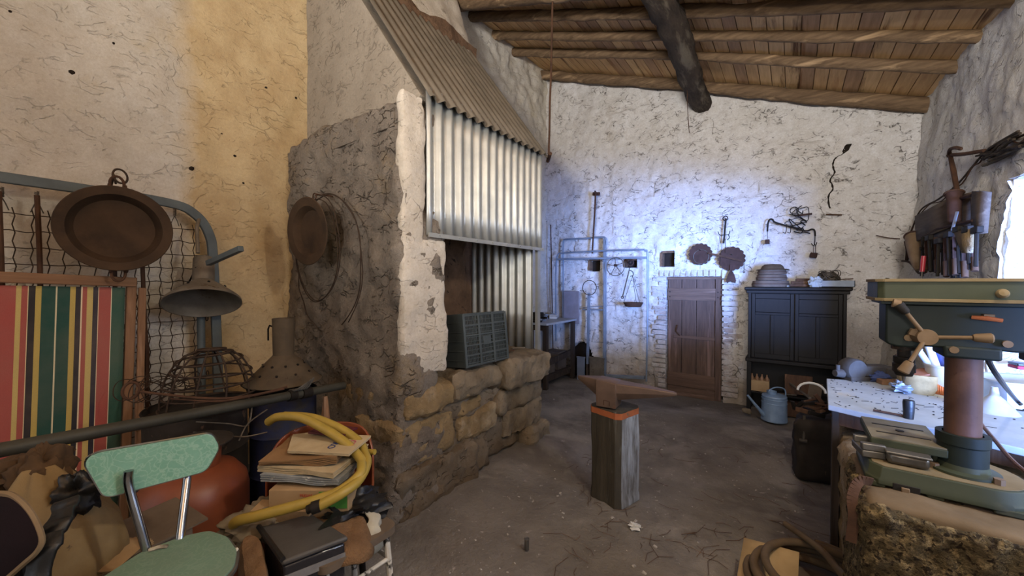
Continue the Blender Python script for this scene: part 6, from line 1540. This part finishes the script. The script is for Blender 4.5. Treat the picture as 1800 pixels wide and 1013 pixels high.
for k, kd in enumerate(kinds):
    px = 1622 + k * 5.6; topy = 425 - k * 1.3 + r5.uniform(-9, 9); boty = 487 - (k > 13) * 10 + r5.uniform(-14, 3)
    a = WR(px, topy, .10 + .02 * (k % 3)); b = WR(px + r5.uniform(-4, 4), boty, .10 + .02 * (k % 3))
    t = thing('hanging_tool', kd + ', number of places from the rack left end: ' + str(k), 'tool', tuple(a), 0, 'iron tools hanging on the wall rack')
    places = ['leftmost on', 'second from the left on', 'third from the left on', 'fourth from the left on', 'fifth from the left on', 'sixth from the left on', 'seventh from the left on', 'eighth from the left on', 'left of the middle of', 'at the middle of', 'right of the middle of', 'eighth from the right on', 'seventh from the right on', 'fifth from the right on', 'fourth from the right on', 'third from the right on', 'second from the right on', 'rightmost on']
    t['label'] = kd + ' hanging ' + places[k] + ' the wall rack'
    mt = [m_iron, m_rustd, m_iron][k % 3]; sd_ = Vector((0, .02, 0))
    if k % 3 == 0:
        MB().tube([a + sd_, a.lerp(b, .3) - sd_ * .3, b - sd_], .007, 6).build('jaw', mt, t, world=True); MB().tube([a - sd_, a.lerp(b, .3) + sd_ * .3, b + sd_], .007, 6).build('jaw', mt, t, world=True); c_ = a.lerp(b, .3); MB().cyl(c_ - Vector((.015, 0, 0)), c_ + Vector((.015, 0, 0)), .014, n=10).build('pivot', mt, t, world=True)
    elif k % 3 == 1:
        MB().bar(a, b, .022, .010).build('shank', mt, t, world=True); MB().cyl(a.lerp(b, .65), b, .016, n=10).build('handle', m_woodbr, t, world=True)
    else:
        MB().tube([a, b], .010, 7).build('shank', mt, t, world=True); MB().bar(a - Vector((0, .05, 0)), a + Vector((0, .05, 0)), .03, .04).build('tool_head', mt, t, world=True, bevel=.005)
t = thing('red_screwdriver', 'red handled screwdriver hanging among the tools on the right wall', 'screwdriver', tuple(WR(1623, 465, .14)))
MB().tube([WR(1624, 450, .15), WR(1623, 458, .15), WR(1621, 478, .15)], [.014, .016, .013], 10).build('handle', M('red_plastic', '#a02c34', rough=.4, bump=0), t, world=True); MB().tube([WR(1621, 478, .15), WR(1620, 492, .15)], .005, 6).build('blade', m_steel, t, world=True)
t = thing('brown_gourd', 'brown rounded leather bellows pouch hanging left of the rack tools', 'pouch', tuple(WR(1608, 440, .06)))
mb = MB(); a, b = WR(1607, 415, .09), WR(1613, 475, .09); mb.tube([a, a.lerp(b, .05), a.lerp(b, .3), a.lerp(b, .6), a.lerp(b, .9), b], [.06, .064, .06, .05, .03, .015], 16); mb.build('pouch_body', M('brown_horn', '#7a6650', '#5c4a38', rough=.7, bump=.2), t, world=True); MB().ring(a, .064, .008, (b - a), 20, 6).build('pouch_rim', m_rustd, t, world=True)
t = thing('iron_pot', 'small rusty iron pot hung at the top of the tool rack', 'pot', tuple(WR(1677, 350, .08)))
a, b = WR(1677, 340, .11), WR(1678, 392, .11); MB().tube([a, a.lerp(b, .08), a.lerp(b, .5), a.lerp(b, .95), b], [.046, .04, .036, .034, .024], 16).build('pot_body', m_rustd, t, world=True); MB().ring(a, .046, .007, (b - a), 20, 6).build('pot_rim', m_rust, t, world=True)
t = thing('light_steel_rod', 'shiny thin steel rod standing in front of the tool rack', 'rod', tuple(WR(1678, 400, .14)))
MB().tube([WR(1683, 372, .14), WR(1674, 405, .14)], .008, 7).build('rod_shaft', M('bright_steel', '#90949c', rough=.4, metal=.6, bump=0), t, world=True)
for k, (pts_, lb) in enumerate((([(1592, 425), (1595, 440), (1594, 458)], 'black iron hook left of the leather pouch'), ([(1586, 459), (1600, 462), (1615, 480), (1628, 478)], 'bent black iron handle under the leather pouch'), ([(1540, 414), (1560, 418), (1582, 420)], 'thin wire nail in the wall left of the pouch'))):
    t = thing('iron_hook', lb, 'hook', tuple(WR(*pts_[0], .02))); MB().tube(curve_pts([WR(a, b, .05) if k < 2 else onY(a, b, WYf) for a, b in pts_], 5), [.014, .010, .005][k], 7).build('hook_body', m_rustd, t, world=True)
# ================================================================== FOREGROUND COIL, CARDBOARD, DEBRIS
m_bhose = M('brown_dusty_hose', '#665540', '#4e4030', scale=10, rough=.8, bump=.2)
hc_ = onZ(1455, 1050, .12); hc_.z = 0
bh = thing('brown_hose_coil', 'coil of dusty brown hose on the floor at the bottom edge', 'hose', tuple(hc_))
P = []
for i in range(190):
    a = i / 190 * 2 * math.pi * 5.3; r_ = .30 - .05 * (i / 190) + .02 * math.sin(i * .11); P.append(Vector((r_ * math.cos(a), r_ * .9 * math.sin(a), .10 + .022 * (i / 34) + .02 * math.sin(a * .7 + i * .01))))
MB().tube(P, .019, 10).build('hose_coil', m_bhose, bh)
MB().tube(curve_pts([(-.16, .30, .24), (-.02, .10, .27), (.06, -.05, .26), (.2, -.2, .24)], 8), .016, 10).build('hose_end', m_bhose, bh)
MB().lathe([(0, 0), (.30, 0), (.32, .02), (.32, .075), (0, .08)], n=36).build('hose_base', m_card_g, bh)
wb2 = thing('wood_wedge', 'dark wooden wedge lying on the brown hose coil', 'wedge', tuple(onZ(1540, 1000, .30)), 0)
MB().bar(onZ(1516, 984, .30), onZ(1560, 1016, .29), .05, .035).build('wedge_body', m_woodbr, wb2, world=True, bevel=.003); MB().bar(onZ(1516, 984, .305), onZ(1560, 1016, .295), .04, .028).build('sawn_face', m_tan_wood, wb2, world=True)
cdb = thing('cardboard_sheet', 'bent tan cardboard sheet standing left of the brown hose coil', 'cardboard', tuple(onZ(1330, 1000, 0)))
mb = MB()
A_ = [onZ(1308, 944, .18), onZ(1355, 958, .20), onZ(1405, 972, .22)]; B_ = [onZ(1288, 1060, .02), onZ(1345, 1080, .02), onZ(1400, 1090, .02)]
for j in range(9):
    for i in range(3):
        p_ = A_[i].lerp(B_[i], j / 8); mb.v.append(p_ + Vector((0, 0, .012 * noise.noise(p_ * 7))))
for j in range(8):
    for i in range(2): mb.f.append((3 * j + i, 3 * j + i + 1, 3 * j + i + 4, 3 * j + i + 3))
mb.build('sheet', M('tan_cardboard', '#b59a70', '#9a8058', rough=.9, bump=.2), cdb, world=True, solid=.006)
def floor_z(x, y): return fb(x, y, 0, 1.3) * .018 + fb(x, y, 3, 9, 3) * .009 - .01
r6 = random.Random(12); ch = MB(); tw_ = MB()
for k in range(240):
    px = r6.uniform(660, 1470); py = r6.triangular(735, 1013, 800) if px > 950 else r6.uniform(840, 1013); p_ = onZ(px, py, 0)
    if p_.y > 5.3 or p_.x > .2: continue
    s_ = r6.choice((.003, .004, .005, .006, .009, .014)) * r6.uniform(.8, 1.2) * (1.0 if p_.y > 2 else .7); z = floor_z(p_.x, p_.y) + .004
    ch.box((p_.x, p_.y, z), (s_ * 1.6, s_, s_ * .5), (r6.uniform(-20, 20), r6.uniform(-20, 20), r6.uniform(0, 180)), taper=.7)
ch.build('floor_chips', M('white_chips', '#b5b0a8', '#857f76', scale=30, rough=.9), None, kind='stuff')
setp(bpy.data.objects['floor_chips'], 'small pale plaster chips scattered over the dirt floor', 'debris')
for k in range(120):
    px = r6.uniform(960, 1460); py = r6.uniform(745, 1000); p_ = onZ(px, py, 0)
    if p_.y > 5.3 or p_.x > .2: continue
    a = r6.uniform(0, 6.3); L__ = r6.uniform(.04, .22); z = floor_z(p_.x, p_.y) + .006
    tw_.tube([(p_.x, p_.y, z), (p_.x + L__ * .5 * math.cos(a), p_.y + L__ * .5 * math.sin(a), z + .002), (p_.x + L__ * math.cos(a + .3), p_.y + L__ * math.sin(a + .3), z - .002)], .0015, 4)
o = tw_.build('floor_twigs', m_woodbr, None, kind='stuff'); setp(o, 'thin dry twigs and straw scattered over the dirt floor', 'debris')
p_ = onZ(926, 966, 0); t = thing('small_can', 'small grey metal tube standing alone on the floor in front', 'can', (p_.x, p_.y, 0)); MB().cyl((0, 0, 0), (0, 0, .062), .014, n=16).build('tube_body', m_steel, t); MB().ring((0, 0, .062), .0135, .002, n=16).build('tube_rim', m_steel, t)
p_ = onZ(1114, 928, 0); t = thing('crumpled_paper', 'crumpled white paper scrap on the floor right of the anvil post', 'paper', (p_.x, p_.y, 0)); cloth_blob((0, 0, .012), .028, .022, .014, 5, .9, 16).build('paper_scrap', m_white, t, ang=40)
# crate on the forge ledge
m_crate = M('grey_green_plastic', '#4a5254', '#3a4143', scale=6, rough=.5, bump=.1, spot='#8a8d88', spotat=.72)
crt = thing('plastic_crate', 'grey green slotted plastic crate on its side on the forge ledge', 'crate', (FX - .07, 2.44, .868), -5, rot=(0, R(-6), R(-4)))
def cr_(a, b, name, bev=.002): return MB().bb(a, b).build(name, m_crate, crt, bevel=bev)
LY, HZ, DPp = .245, .42, .27
x1 = .12
for yy_ in (-LY, LY): cr_((x1 - DPp, yy_ - .006, 0), (x1, yy_ + .006, HZ), 'end_panel')
for zz_ in (.0, HZ): cr_((x1 - DPp, -LY, zz_ - .006 + (.006 if zz_ == 0 else 0)), (x1, LY, zz_ + .006), 'side_panel')
for k in range(4):
    yy_ = -LY + k * 2 * LY / 3; cr_((x1 - .012, yy_ - .012, 0), (x1 + .008, yy_ + .012, HZ), 'upright')
for k in range(6):
    zz_ = .012 + k * (HZ - .024) / 5; cr_((x1 - .010, -LY, zz_ - .006), (x1 + .006, LY, zz_ + .006), 'cross_rib')
g = MB()
for c_ in range(3):
    y0 = -LY + c_ * 2 * LY / 3 + .012
    for k in range(1, 9):
        yy_ = y0 + k * .0148
        g.bb((x1 - .006, yy_ - .003, .01), (x1 + .001, yy_ + .003, HZ - .01))
for k in range(11):
    zz_ = .03 + k * .034; g.bb((x1 - .006, -LY, zz_ - .003), (x1 + .001, LY, zz_ + .003))
g.build('lattice', m_crate, crt, kind='stuff')
cr_((x1 - .004, -.045, .16), (x1 + .008, .045, .23), 'label_plate')
for k in range(5):
    zz_ = .05 + k * .075; cr_((x1 - DPp + .01, -LY - .010, zz_), (x1 - .01, -LY - .004, zz_ + .008), 'end_rib')
# small bits on the ledge
for k, (y_, lb) in enumerate(((2.90, 'broken brown stick on the ledge right of the crate'), (3.08, 'short grey stick at the right end of the forge ledge'))):
    t = thing('ledge_stick', lb, 'stick', (FX - .1, y_, .90)); MB().tube([(-.05, -.04, 0), (.04, .05, .004)], .008, 6).build('stick_shaft', [m_woodbr, m_greysheet][k], t)
